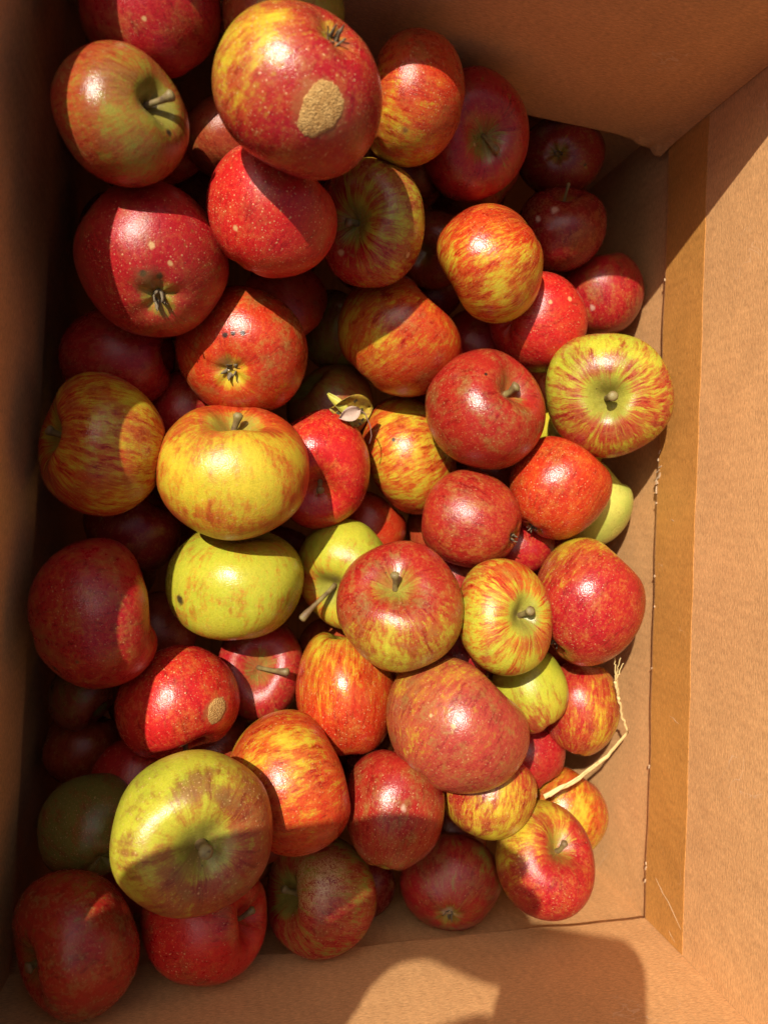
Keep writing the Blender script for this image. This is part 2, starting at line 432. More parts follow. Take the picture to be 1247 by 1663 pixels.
# ------------------------------------------------------------------ apples
def surf(th, ph, A):
    s = np.sin(th); c = np.cos(th); up = c > 0
    w5 = A['lobe'] * (.25 - .75 * c)
    rho = s * (1 + A['taper'] * c + w5 * np.cos(5 * ph + A['p5']) * s ** 2 + A['e2'] * np.cos(2 * ph + A['p2']) + A['e1'] * np.cos(ph + A['p1']) * (.4 + c) * .6)
    ss = np.clip(s, 0, 1)
    z = A['hr'] * np.sign(c) * np.abs(c) ** .92
    cw = A['cw'] * (1 + .12 * np.cos(3 * ph + A['p1']))
    z = z - np.where(up, A['cd'] * np.exp(-(ss / cw) ** 1.6), 0)
    z = z + np.where(~up, A['bd'] * np.exp(-(ss / .25) ** 2) * (1 + .25 * np.cos(5 * ph + A['p5']) * np.clip(ss * 4, 0, 1)), 0)
    z = z + A['tl'] * rho * np.cos(ph + A['p2']) + A['lobe'] * .5 * np.where(~up, np.cos(5 * ph + A['p5']) * np.exp(-((ss - .42) / .2) ** 2), 0)
    x = rho * np.cos(ph); y = rho * np.sin(ph)
    P = np.stack([x, y, z], -1)
    d = 1 + A['bump'] * (np.sin(2.3 * x + 3.1 * y + A['p1']) * np.sin(2.7 * z + 1.3 * x + A['p2']) + .5 * np.sin(5.1 * y - 3.7 * z + A['p5']))
    P = P * d[..., None]
    q = np.array(A['q']); f = A['f']
    P = P + (f - 1) * (P @ q)[..., None] * q
    return P * A['R']

K, MM = 56, 84
_t = np.linspace(0, 1, K); _th = np.pi * _t - .27 * np.sin(2 * np.pi * _t); _th[0] = .012; _th[-1] = np.pi - .012
TH, PH = np.meshgrid(_th, np.linspace(0, 2 * np.pi, MM, endpoint=False), indexing='ij')
DIRS = np.stack([np.sin(TH) * np.cos(PH), np.sin(TH) * np.sin(PH), np.cos(TH)], -1).reshape(-1, 3)
GF = []
for i in range(K - 1):
    for j in range(MM):
        GF.append((i * MM + j, (i + 1) * MM + j, (i + 1) * MM + (j + 1) % MM, i * MM + (j + 1) % MM))
GF.append(tuple(range(MM))); GF.append(tuple((K - 1) * MM + j for j in range(MM))[::-1])

def tube(pts, radii, n=10, flat=1.0, cap=True):
    """tube along a polyline of Vectors"""
    V, Fc = [], []
    up = Vector((.3, .2, .93)).normalized()
    for i, p in enumerate(pts):
        a = pts[max(i - 1, 0)]; b = pts[min(i + 1, len(pts) - 1)]
        d = (b - a).normalized()
        s = d.cross(up)
        if s.length < .05: s = d.cross(Vector((1, 0, 0)))
        s.normalize(); w = s.cross(d)
        for k in range(n):
            ang = 2 * math.pi * k / n
            V.append(p + (s * math.cos(ang) + w * math.sin(ang) * flat) * radii[i])
    for i in range(len(pts) - 1):
        for k in range(n):
            Fc.append((i * n + k, i * n + (k + 1) % n, (i + 1) * n + (k + 1) % n, (i + 1) * n + k))
    if cap: Fc += [tuple(range(n))[::-1], tuple((len(pts) - 1) * n + k for k in range(n))]
    return V, Fc

for pts_, w_ in SCUFFS: scuff(pts_, w_)

def add_stem(apple, A, length, bend, thick=.052, knob=1.45):
    R = A['R']; base = Vector(surf(np.array([.02]), np.array([0.]), A)[0]); base.x = base.y = 0
    bend = Vector(bend); bend.z = 0
    n = 10; pts, rad = [], []
    for i in range(n):
        s = i / (n - 1)
        pts.append(base + Vector((0, 0, length * .82 * R * s - .02 * R)) + bend * (R * length * s * s) + Vector((math.sin(s * 5) * .012, math.cos(s * 4) * .012, 0)) * R)
        r = .85 * thick * R * (1.15 - .45 * math.sin(min(s * 1.15, 1) * math.pi) * .6)
        if s > .8: r *= 1 + (knob - 1) * ((s - .8) / .2) ** .7
        rad.append(r)
    # rounded tip
    pts.append(pts[-1] + (pts[-1] - pts[-2]).normalized() * .03 * R); rad.append(rad[-1] * .55)
    V, Fc = tube(pts, rad, 10)
    obj('stem', V, Fc, M_STEM, apple)

def add_calyx(apple, A, rnd):
    R = A['R']; zb = float(surf(np.array([math.pi - .02]), np.array([0.]), A)[0][2])
    V, Fc = [], []
    n = 12                                     # dark pit disc, a shallow bowl
    for r_, z_ in ((.075, .006), (.05, .02), (.0, .045)):
        for k in range(n): V.append((r_ * R * math.cos(2 * math.pi * k / n), r_ * R * math.sin(2 * math.pi * k / n), zb - .012 * R + z_ * R))
    for i in range(2):
        for k in range(n): Fc.append((i * n + k, (i + 1) * n + k, (i + 1) * n + (k + 1) % n, i * n + (k + 1) % n))
    cal = obj('calyx', V, Fc, M_PIT, apple)
    for k in range(5):
        a = 2 * math.pi * k / 5 + A['p5'] + rnd.uniform(-.2, .2)
        L = rnd.uniform(.13, .22) * R; w = rnd.uniform(.035, .055) * R
        rad = Vector((math.cos(a), math.sin(a), 0)); tan = Vector((-math.sin(a), math.cos(a), 0)); dn = Vector((0, 0, -1))
        V, Fc = [], []
        cur = rnd.uniform(-.5, 1.1)
        for i in range(5):
            s = i / 4
            c = rad * (.06 * R + L * (.55 * s * cur + .12 * s)) + dn * (L * (s * (1 - .35 * cur * s))) + Vector((0, 0, zb + .015 * R)) + tan * (rnd.uniform(-.02, .02) * R * s)
            ww = w * (1 - s) ** .7 + .004 * R
            V += [c + tan * ww, c + rad * .012 * R, c - tan * ww, c - rad * .012 * R]
        for i in range(4):
            for q in range(4): Fc.append((i * 4 + q, i * 4 + (q + 1) % 4, (i + 1) * 4 + (q + 1) % 4, (i + 1) * 4 + q))
        Fc += [(0, 1, 2, 3), (19, 18, 17, 16)]
        obj('sepal', V, Fc, M_CALYX, cal)

def add_scab(apple, A, u, rx, ry, rnd):
    """corky patch lying on the skin, raised a little"""
    u = Vector(u).normalized(); e1 = u.cross(Vector((0, 0, 1))).normalized(); e2 = u.cross(e1)
    V, Fc = [], []; n, mr = 48, 16
    ph0 = [rnd.uniform(0, 6.28) for _ in range(3)]
    for i in range(mr + 1):
        s = i / mr
        for k in range(n):
            a = 2 * math.pi * k / n
            w = 1 + .06 * math.sin(2 * a + ph0[0]) + .06 * math.sin(3 * a + ph0[1]) + .03 * math.sin(7 * a + ph0[2]) + .025 * math.sin(13 * a + ph0[0]) + .02 * math.sin(21 * a)
            d = (u + e1 * (rx * s * w * math.cos(a)) + e2 * (ry * s * w * math.sin(a))).normalized()
            th = math.acos(max(-1, min(1, d.z))); ph = math.atan2(d.y, d.x)
            p = Vector(surf(np.array([th]), np.array([ph]), A)[0])
            lift = .010 * (1 - s ** 8) - .004 * (s > .99) + .0035 * (rnd.random() - .5) * (s < .95)
            V.append(p * (1 + lift))
    for i in range(mr):
        for k in range(n): Fc.append((i * n + k, (i + 1) * n + k, (i + 1) * n + (k + 1) % n, i * n + (k + 1) % n))
    obj('scab', V, Fc, M_CORK, apple)

POSE = {
1: {'loc': (0.02374, 0.1726, 0.12301), 'M': ((-0.0929, -0.9135, -0.396), (-0.8763, 0.2639, -0.4031), (0.4727, 0.3096, -0.825)), 'shape': {'hr': 0.9, 'R': 0.0343, 'taper': 0.0445, 'lobe': 0.0079, 'p5': 1.2313, 'p2': 2.7037, 'p1': 0.1452, 'e2': 0.0059, 'e1': 0.0312, 'cw': 0.3223, 'cd': 0.4553, 'bd': 0.1536, 'tl': 0.0424, 'bump': 0.0147, 'q': (-0.1128, -0.8473, -0.519), 'f': 1.0617}, 'pole': 'C', 'view': ((-0.113, -0.847, -0.519), (-0.543, 0.49, -0.682), (0.832, 0.205, -0.515)), 'spots': (('scab', 0.879, -0.071, -0.472, 0.244, 0.353),)},
2: {'loc': (-0.04028, 0.21639, 0.08949), 'M': ((-0.5185, -0.739, -0.4301), (0.3418, -0.6403, 0.6879), (-0.7838, 0.2097, 0.5846)), 'shape': {'hr': 0.9794, 'R': 0.0266, 'taper': 0.0303, 'lobe': 0.0101, 'p5': 2.6134, 'p2': 3.7851, 'p1': 1.1497, 'e2': 0.0125, 'e1': 0.018, 'cw': 0.3657, 'cd': 0.522, 'bd': 0.1368, 'tl': -0.018, 'bump': 0.0251, 'q': (-0.4437, -0.8392, -0.3145), 'f': 1.1396}, 'pole': '', 'view': ((-0.444, -0.839, -0.314), (-0.048, -0.328, 0.943), (-0.895, 0.434, 0.105)), 'spots': (('tan', -0.818, 0.572, 0.067, 0.045),)},
3: {'loc': (-0.05111, 0.16295, 0.09985), 'M': ((0.2785, -0.6105, 0.7414), (0.8742, 0.4808, 0.0676), (-0.3977, 0.6293, 0.6676)), 'shape': {'hr': 0.86, 'R': 0.0277, 'taper': 0.0678, 'lobe': 0.0098, 'p5': 0.1059, 'p2': 3.7472, 'p1': 5.6205, 'e2': 0.016, 'e1': 0.0104, 'cw': 0.25, 'cd': 0.36, 'bd': 0.1222, 'tl': 0.0276, 'bump': 0.0207, 'q': (0.4468, -0.561, 0.6969), 'f': 1.0759}, 'pole': 'S', 'view': ((0.447, -0.561, 0.697), (0.571, 0.778, 0.26), (-0.689, 0.282, 0.668)), 'spots': (('dark', -0.194, -0.336, 0.922, 0.075),)},
4: {'loc': (-0.04152, 0.18619, 0.03044), 'M': ((0.6788, 0.5074, 0.5308), (-0.3457, -0.4169, 0.8407), (0.6478, -0.7542, -0.1076)), 'shape': {'hr': 0.8969, 'R': 0.022, 'taper': 0.0231, 'lobe': 0.0144, 'p5': 4.688, 'p2': 5.4255, 'p1': 3.5167, 'e2': 0.0024, 'e1': 0.0239, 'cw': 0.3242, 'cd': 0.454, 'bd': 0.1547, 'tl': -0.0475, 'bump': 0.0217, 'q': (0.5991, 0.4662, 0.6509), 'f': 1.1482}, 'pole': '', 'view': ((0.599, 0.466, 0.651), (-0.125, -0.749, 0.651), (0.791, -0.471, -0.391)), 'spots': ()},
5: {'loc': (-0.00484, 0.18122, 0.05083), 'M': ((0.4998, 0.8612, -0.0922), (0.3476, -0.102, 0.9321), (0.7933, -0.4979, -0.3503)), 'shape': {'hr': 0.8667, 'R': 0.0217, 'taper': 0.0727, 'lobe': 0.0058, 'p5': 2.9546, 'p2': 5.2939, 'p1': 1.0995, 'e2': 0.0064, 'e1': 0.0231, 'cw': 0.3039, 'cd': 0.4514, 'bd': 0.1396, 'tl': -0.0191, 'bump': 0.0297, 'q': (0.5666, 0.824, -0.0), 'f': 1.0325}, 'pole': '', 'view': ((0.567, 0.824, -0.0), (0.583, -0.401, 0.707), (0.583, -0.401, -0.707)), 'spots': ()},
6: {'loc': (0.01611, 0.22043, 0.09142), 'M': ((0.0536, 0.9957, 0.076), (-0.6173, -0.0268, 0.7862), (0.7849, -0.0891, 0.6132)), 'shape': {'hr': 0.9691, 'R': 0.0251, 'taper': 0.0795, 'lobe': 0.0075, 'p5': 4.0351, 'p2': 5.5412, 'p1': 4.6516, 'e2': 0.0216, 'e1': 0.0277, 'cw': 0.3526, 'cd': 0.4306, 'bd': 0.1811, 'tl': 0.0419, 'bump': 0.0186, 'q': (0.0771, 0.9734, 0.2157), 'f': 1.1139}, 'pole': '', 'view': ((0.077, 0.973, 0.216), (-0.127, -0.205, 0.97), (0.989, -0.102, 0.108)), 'spots': ()},
7: {'loc': (0.08317, 0.20394, 0.07136), 'M': ((0.1365, 0.092, -0.9864), (0.8414, 0.5147, 0.1644), (0.5228, -0.8524, -0.0072)), 'shape': {'hr': 0.845, 'R': 0.0312, 'taper': 0.0639, 'lobe': 0.0138, 'p5': 0.0384, 'p2': 4.4944, 'p1': 3.3517, 'e2': 0.0079, 'e1': 0.0524, 'cw': 0.3526, 'cd': 0.25, 'bd': 0.06, 'tl': 0.0332, 'bump': 0.0171, 'q': (0.2707, -0.0941, -0.958), 'f': 0.9637}, 'pole': '', 'view': ((0.271, -0.094, -0.958), (0.962, 0.059, 0.266), (0.031, -0.994, 0.106)), 'spots': (('bruise', -0.378, -0.921, 0.098, 0.088),)},
8: {'loc': (0.01603, 0.13997, 0.06977), 'M': ((0.8953, 0.0932, 0.4355), (-0.4435, 0.0974, 0.8909), (0.0406, -0.9909, 0.1286)), 'shape': {'hr': 0.96, 'R': 0.0311, 'taper': 0.0691, 'lobe': 0.0152, 'p5': 1.6008, 'p2': 3.8712, 'p1': 2.1855, 'e2': 0.003, 'e1': 0.0586, 'cw': 0.3925, 'cd': 0.4724, 'bd': 0.08, 'tl': 0.0534, 'bump': 0.0218, 'q': (0.8546, 0.028, 0.5185), 'f': 1.03}, 'pole': '', 'view': ((0.855, 0.028, 0.518), (-0.495, -0.259, 0.83), (0.157, -0.966, -0.207)), 'spots': (('tan', -0.24, -0.78, -0.578, 0.055),)},
9: {'loc': (0.07082, 0.15009, 0.04231), 'M': ((-0.4853, -0.5781, -0.656), (0.8631, -0.4364, -0.254), (-0.1394, -0.6895, 0.7108)), 'shape': {'hr': 0.8793, 'R': 0.0328, 'taper': 0.0692, 'lobe': 0.0068, 'p5': 1.8902, 'p2': 1.7173, 'p1': 4.9934, 'e2': 0.0164, 'e1': 0.0389, 'cw': 0.3847, 'cd': 0.4148, 'bd': 0.1528, 'tl': -0.0116, 'bump': 0.0265, 'q': (-0.4652, -0.714, -0.5233), 'f': 0.8904}, 'pole': 'S', 'view': ((-0.465, -0.714, -0.523), (0.814, -0.578, 0.065), (-0.348, -0.396, 0.85)), 'spots': (('tan', -0.208, 0.4, 0.893, 0.075), ('tan', -0.871, -0.443, 0.212, 0.066))},
10: {'loc': (0.12742, 0.20816, 0.03452), 'M': ((0.6653, 0.7451, 0.0466), (-0.6747, 0.6268, -0.3897), (-0.3196, 0.2279, 0.9198)), 'shape': {'hr': 0.8927, 'R': 0.0331, 'taper': 0.0515, 'lobe': 0.0069, 'p5': 0.4566, 'p2': 1.205, 'p1': 2.5108, 'e2': 0.0125, 'e1': 0.0558, 'cw': 0.3521, 'cd': 0.4263, 'bd': 0.1496, 'tl': -0.0275, 'bump': 0.0218, 'q': (0.549, 0.7745, 0.3142), 'f': 0.9395}, 'pole': 'S', 'view': ((0.549, 0.775, 0.314), (-0.821, 0.57, 0.028), (-0.157, -0.273, 0.949)), 'spots': (('tan', -0.002, -0.2, 0.98, 0.036),)},
11: {'loc': (0.20324, 0.23076, -0.01933), 'M': ((-0.5751, -0.6789, 0.4565), (-0.6007, 0.7292, 0.3277), (-0.5553, -0.0857, -0.8272)), 'shape': {'hr': 0.8535, 'R': 0.024, 'taper': 0.0725, 'lobe': 0.0092, 'p5': 3.9345, 'p2': 0.7045, 'p1': 5.0744, 'e2': 0.0143, 'e1': 0.0476, 'cw': 0.375, 'cd': 0.4771, 'bd': 0.1526, 'tl': -0.0537, 'bump': 0.0214, 'q': (-0.7131, -0.6946, 0.0948), 'f': 1.1674}, 'pole': 'C', 'view': ((-0.713, -0.695, 0.095), (-0.701, 0.708, -0.085), (-0.008, -0.127, -0.992)), 'spots': (('hole', -0.266, -0.649, -0.712, 0.06),)},
12: {'loc': (0.20146, 0.18155, -0.01156), 'M': ((0.6987, -0.6975, -0.1591), (0.5048, 0.3231, 0.8005), (-0.5069, -0.6396, 0.5779)), 'shape': {'hr': 0.895, 'R': 0.0292, 'taper': 0.0221, 'lobe': 0.0137, 'p5': 1.5849, 'p2': 5.0068, 'p1': 1.9293, 'e2': 0.0169, 'e1': 0.0487, 'cw': 0.3508, 'cd': 0.4259, 'bd': 0.1326, 'tl': 0.0052, 'bump': 0.0211, 'q': (0.4281, -0.9023, 0.0514), 'f': 0.9655}, 'pole': 'S', 'view': ((0.428, -0.902, 0.051), (0.239, 0.168, 0.956), (-0.871, -0.397, 0.288)), 'spots': (('pale', -0.733, -0.157, 0.662, 0.13), ('pale', -0.907, 0.125, 0.403, 0.101))},
13: {'loc': (0.24249, 0.14872, -0.03434), 'M': ((-0.7738, 0.5738, -0.2685), (-0.242, 0.1239, 0.9623), (0.5854, 0.8096, 0.043)), 'shape': {'hr': 1.0103, 'R': 0.0288, 'taper': 0.0646, 'lobe': 0.0056, 'p5': 1.6578, 'p2': 5.3971, 'p1': 2.6388, 'e2': 0.0007, 'e1': 0.0116, 'cw': 0.3283, 'cd': 0.4555, 'bd': 0.1815, 'tl': 0.0021, 'bump': 0.0239, 'q': (-0.429, 0.8671, -0.2532), 'f': 0.9476}, 'pole': '', 'view': ((-0.429, 0.867, -0.253), (-0.018, 0.272, 0.962), (0.903, 0.417, -0.101)), 'spots': (('pale', 0.943, 0.167, -0.287, 0.087), ('pale', 0.466, 0.154, 0.871, 0.116))},
14: {'loc': (0.14147, 0.14084, 0.03067), 'M': ((0.5463, 0.3888, -0.7418), (-0.1722, -0.8146, -0.5538), (-0.8197, 0.4303, -0.3781)), 'shape': {'hr': 0.845, 'R': 0.0342, 'taper': 0.0385, 'lobe': 0.0127, 'p5': 2.0776, 'p2': 0.5711, 'p1': 4.5265, 'e2': 0.028, 'e1': 0.0552, 'cw': 0.3845, 'cd': 0.12, 'bd': 0.05, 'tl': -0.0437, 'bump': 0.0309, 'q': (0.2568, 0.5067, -0.823), 'f': 0.9764}, 'pole': '', 'view': ((0.257, 0.507, -0.823), (-0.451, -0.69, -0.566), (-0.855, 0.517, 0.051)), 'spots': ()},
15: {'loc': (0.18311, 0.1178, -0.0018), 'M': ((0.4716, 0.1665, 0.8659), (-0.0356, -0.9776, 0.2073), (0.8811, -0.1286, -0.4552)), 'shape': {'hr': 0.8962, 'R': 0.031, 'taper': 0.0702, 'lobe': 0.0065, 'p5': 3.879, 'p2': 4.0716, 'p1': 5.1502, 'e2': 0.026, 'e1': 0.0574, 'cw': 0.3118, 'cd': 0.4831, 'bd': 0.1469, 'tl': 0.05, 'bump': 0.0206, 'q': (0.7693, 0.1124, 0.6289), 'f': 1.0093}, 'pole': 'C', 'view': ((0.769, 0.112, 0.629), (0.12, -0.992, 0.03), (0.627, 0.053, -0.777)), 'spots': (('tan', 0.827, -0.306, -0.472, 0.06), ('tan', 0.943, -0.328, -0.05, 0.06))},
16: {'loc': (-0.03957, 0.11537, 0.05325), 'M': ((0.6983, -0.6981, -0.1583), (-0.408, -0.5698, 0.7134), (-0.5882, -0.4336, -0.6827)), 'shape': {'hr': 0.88, 'R': 0.0382, 'taper': 0.0871, 'lobe': 0.0128, 'p5': 4.9161, 'p2': 4.2666, 'p1': 4.4006, 'e2': 0.01, 'e1': 0.0557, 'cw': 0.3911, 'cd': 0.4179, 'bd': 0.1605, 'tl': -0.0305, 'bump': 0.0284, 'q': (0.6818, -0.7311, -0.0247), 'f': 0.9416}, 'pole': 'C', 'view': ((0.682, -0.731, -0.025), (-0.627, -0.602, 0.494), (-0.376, -0.321, -0.869)), 'spots': (('hole', -0.401, -0.119, -0.908, 0.062), ('hole', -0.198, -0.229, -0.953, 0.07), ('bruise', -0.292, -0.082, -0.953, 0.295), ('tan', -0.5, -0.421, -0.757, 0.054), ('tan', -0.208, -0.445, -0.871, 0.047))},
17: {'loc': (0.00564, 0.08193, 0.01697), 'M': ((0.2937, -0.9274, 0.2317), (-0.8352, -0.1311, 0.534), (-0.4649, -0.3504, -0.8131)), 'shape': {'hr': 0.8639, 'R': 0.0355, 'taper': 0.029, 'lobe': 0.0151, 'p5': 2.9705, 'p2': 4.1389, 'p1': 4.9178, 'e2': 0.0154, 'e1': 0.0519, 'cw': 0.339, 'cd': 0.4602, 'bd': 0.15, 'tl': 0.0154, 'bump': 0.0164, 'q': (0.2208, -0.9427, 0.25), 'f': 1.0236}, 'pole': 'C', 'view': ((0.221, -0.943, 0.25), (-0.927, -0.124, 0.353), (-0.302, -0.31, -0.902)), 'spots': (('hole', -0.548, -0.053, -0.835, 0.057), ('hole', -0.547, -0.17, -0.82, 0.048), ('hole', -0.529, -0.308, -0.791, 0.048), ('bruise', -0.092, 0.037, -0.995, 0.23))},
18: {'loc': (0.02713, 0.11802, -0.02726), 'M': ((-0.2294, 0.6034, 0.7637), (-0.102, 0.7654, -0.6354), (-0.968, -0.2237, -0.1141)), 'shape': {'hr': 0.8969, 'R': 0.0289, 'taper': 0.0265, 'lobe': 0.0154, 'p5': 4.7204, 'p2': 3.011, 'p1': 0.9851, 'e2': 0.015, 'e1': 0.0322, 'cw': 0.3547, 'cd': 0.3953, 'bd': 0.1537, 'tl': 0.0017, 'bump': 0.0241, 'q': (-0.3063, 0.6373, 0.7071), 'f': 1.0721}, 'pole': '', 'view': ((-0.306, 0.637, 0.707), (-0.306, 0.637, -0.707), (-0.901, -0.433, 0.0)), 'spots': ()},
19: {'loc': (0.09747, 0.10229, -0.0042), 'M': ((-0.6259, 0.4394, 0.6443), (0.2606, -0.6608, 0.7039), (0.735, 0.6085, 0.2991)), 'shape': {'hr': 0.866, 'R': 0.0392, 'taper': 0.0459, 'lobe': 0.0063, 'p5': 0.0365, 'p2': 5.409, 'p1': 4.9264, 'e2': 0.0062, 'e1': 0.0284, 'cw': 0.3289, 'cd': 0.3888, 'bd': 0.1204, 'tl': 0.0047, 'bump': 0.0277, 'q': (-0.4417, 0.5389, 0.7173), 'f': 0.9913}, 'pole': '', 'view': ((-0.442, 0.539, 0.717), (0.455, -0.555, 0.697), (0.773, 0.634, 0.0)), 'spots': ()},
20: {'loc': (0.06978, 0.11451, -0.05793), 'M': ((-0.8677, -0.4243, 0.259), (0.2501, 0.0775, 0.9651), (-0.4296, 0.9022, 0.0389)), 'shape': {'hr': 1.0309, 'R': 0.0278, 'taper': 0.0807, 'lobe': 0.0068, 'p5': 4.329, 'p2': 1.9466, 'p1': 0.1554, 'e2': 0.0044, 'e1': 0.0223, 'cw': 0.3831, 'cd': 0.4434, 'bd': 0.1725, 'tl': 0.0022, 'bump': 0.026, 'q': (-0.908, -0.2823, 0.3094), 'f': 0.9414}, 'pole': '', 'view': ((-0.908, -0.282, 0.309), (0.224, 0.297, 0.928), (-0.354, 0.912, -0.206)), 'spots': ()},
21: {'loc': (0.16113, 0.11012, -0.04821), 'M': ((0.5693, 0.6771, 0.4663), (-0.0173, -0.5572, 0.8302), (0.8219, -0.4807, -0.3055)), 'shape': {'hr': 0.9588, 'R': 0.0249, 'taper': 0.076, 'lobe': 0.0146, 'p5': 4.5126, 'p2': 1.3979, 'p1': 5.4921, 'e2': 0.0058, 'e1': 0.0543, 'cw': 0.3429, 'cd': 0.4242, 'bd': 0.1724, 'tl': 0.0177, 'bump': 0.0237, 'q': (0.7972, 0.4857, 0.3586), 'f': 1.038}, 'pole': '', 'view': ((0.797, 0.486, 0.359), (0.098, -0.69, 0.717), (0.596, -0.537, -0.598)), 'spots': ()},
22: {'loc': (0.14649, 0.05904, 0.01556), 'M': ((0.7707, 0.5103, 0.3816), (-0.6359, 0.6553, 0.4078), (-0.0419, -0.557, 0.8295)), 'shape': {'hr': 0.93, 'R': 0.0348, 'taper': 0.0309, 'lobe': 0.0158, 'p5': 2.0327, 'p2': 1.2031, 'p1': 0.1319, 'e2': 0.0261, 'e1': 0.0331, 'cw': 0.3349, 'cd': 0.4296, 'bd': 0.1477, 'tl': 0.0021, 'bump': 0.0208, 'q': (0.7019, 0.3171, 0.6378), 'f': 1.0194}, 'pole': 'S', 'view': ((0.702, 0.317, 0.638), (-0.683, 0.554, 0.476), (-0.203, -0.77, 0.606)), 'spots': (('hole', -0.539, -0.249, 0.804, 0.041),)},
23: {'loc': (0.22155, 0.07195, 0.02184), 'M': ((-0.8456, -0.2977, -0.4431), (0.4309, -0.8706, -0.2373), (-0.3151, -0.3916, 0.8645)), 'shape': {'hr': 0.82, 'R': 0.0376, 'taper': 0.0931, 'lobe': 0.0119, 'p5': 3.1961, 'p2': 0.3322, 'p1': 0.2511, 'e2': 0.022, 'e1': 0.05, 'cw': 0.24, 'cd': 0.36, 'bd': 0.1464, 'tl': 0.0178, 'bump': 0.0303, 'q': (-0.8969, -0.4422, 0.006), 'f': 0.9801}, 'pole': 'S', 'view': ((-0.897, -0.442, 0.006), (0.44, -0.893, -0.092), (0.046, -0.08, 0.996)), 'spots': ()},
24: {'loc': (0.22797, 0.04997, -0.052), 'M': ((0.4208, 0.5355, 0.7322), (-0.1477, -0.756, 0.6377), (0.895, -0.3765, -0.2391)), 'shape': {'hr': 0.8969, 'R': 0.0284, 'taper': 0.0718, 'lobe': 0.016, 'p5': 3.2581, 'p2': 4.1329, 'p1': 3.7621, 'e2': 0.0226, 'e1': 0.0182, 'cw': 0.3004, 'cd': 0.3955, 'bd': 0.1604, 'tl': 0.0112, 'bump': 0.0302, 'q': (0.7526, 0.3167, 0.5774), 'f': 1.0001}, 'pole': '', 'view': ((0.753, 0.317, 0.577), (-0.102, -0.81, 0.577), (0.651, -0.493, -0.577)), 'spots': ()},
25: {'loc': (0.19873, 0.01489, 0.00605), 'M': ((-0.0346, -0.8507, 0.5245), (0.0205, 0.5241, 0.8514), (-0.9992, 0.0402, -0.0007)), 'shape': {'hr': 1.0309, 'R': 0.0312, 'taper': 0.0682, 'lobe': 0.0118, 'p5': 2.1261, 'p2': 2.9726, 'p1': 1.6208, 'e2': 0.0194, 'e1': 0.0155, 'cw': 0.3305, 'cd': 0.5499, 'bd': 0.1929, 'tl': -0.0027, 'bump': 0.0264, 'q': (-0.443, -0.7412, 0.5043), 'f': 0.9586}, 'pole': 'C', 'view': ((-0.443, -0.741, 0.504), (0.007, 0.56, 0.829), (-0.896, 0.37, -0.243)), 'spots': ()},
26: {'loc': (0.24088, 0.00703, -0.0303), 'M': ((0.5115, 0.6584, 0.5521), (-0.592, -0.1956, 0.7818), (0.6228, -0.7268, 0.2897)), 'shape': {'hr': 1.0309, 'R': 0.0285, 'taper': 0.0481, 'lobe': 0.0142, 'p5': 6.0024, 'p2': 1.1717, 'p1': 2.4501, 'e2': 0.0086, 'e1': 0.0512, 'cw': 0.3083, 'cd': 0.439, 'bd': 0.1949, 'tl': -0.0425, 'bump': 0.0237, 'q': (0.7154, 0.2543, 0.6508), 'f': 0.879}, 'pole': '', 'view': ((0.715, 0.254, 0.651), (-0.613, -0.218, 0.759), (0.335, -0.942, -0.0)), 'spots': ()},
27: {'loc': (-0.06543, 0.02607, 0.02902), 'M': ((-0.0651, -0.4361, -0.8975), (0.9118, -0.3914, 0.1241), (-0.4054, -0.8103, 0.4231)), 'shape': {'hr': 0.88, 'R': 0.0357, 'taper': 0.0288, 'lobe': 0.0116, 'p5': 5.8401, 'p2': 0.476, 'p1': 6.0426, 'e2': 0.0148, 'e1': 0.0696, 'cw': 0.3509, 'cd': 0.4506, 'bd': 0.1571, 'tl': 0.0117, 'bump': 0.0271, 'q': (0.0531, -0.3357, -0.9405), 'f': 1.0068}, 'pole': 'S', 'view': ((0.053, -0.336, -0.94), (0.883, -0.424, 0.201), (-0.467, -0.841, 0.274)), 'spots': ()},
28: {'loc': (-0.06241, 0.07797, -0.00437), 'M': ((0.1968, -0.0244, 0.9801), (-0.735, 0.6579, 0.1639), (-0.6488, -0.7527, 0.1116)), 'shape': {'hr': 1.0309, 'R': 0.0294, 'taper': 0.0777, 'lobe': 0.0063, 'p5': 2.4031, 'p2': 3.7954, 'p1': 0.0186, 'e2': 0.0127, 'e1': 0.0311, 'cw': 0.323, 'cd': 0.4971, 'bd': 0.1884, 'tl': 0.0574, 'bump': 0.0181, 'q': (0.202, 0.1317, 0.9705), 'f': 1.0941}, 'pole': 'S', 'view': ((0.202, 0.132, 0.97), (-0.852, 0.512, 0.108), (-0.483, -0.849, 0.216)), 'spots': ()},
29: {'loc': (0.00253, 0.01616, 0.03127), 'M': ((-0.427, -0.9039, -0.0233), (0.402, -0.2128, 0.8906), (-0.81, 0.371, 0.4542)), 'shape': {'hr': 0.86, 'R': 0.0413, 'taper': 0.0233, 'lobe': 0.0095, 'p5': 3.6971, 'p2': 5.6516, 'p1': 0.7606, 'e2': 0.0051, 'e1': 0.0664, 'cw': 0.3595, 'cd': 0.4016, 'bd': 0.1384, 'tl': -0.0005, 'bump': 0.0156, 'q': (-0.4132, -0.9104, 0.0201), 'f': 0.9735}, 'pole': 'S', 'view': ((-0.413, -0.91, 0.02), (0.393, -0.158, 0.906), (-0.822, 0.382, 0.423)), 'spots': ()},
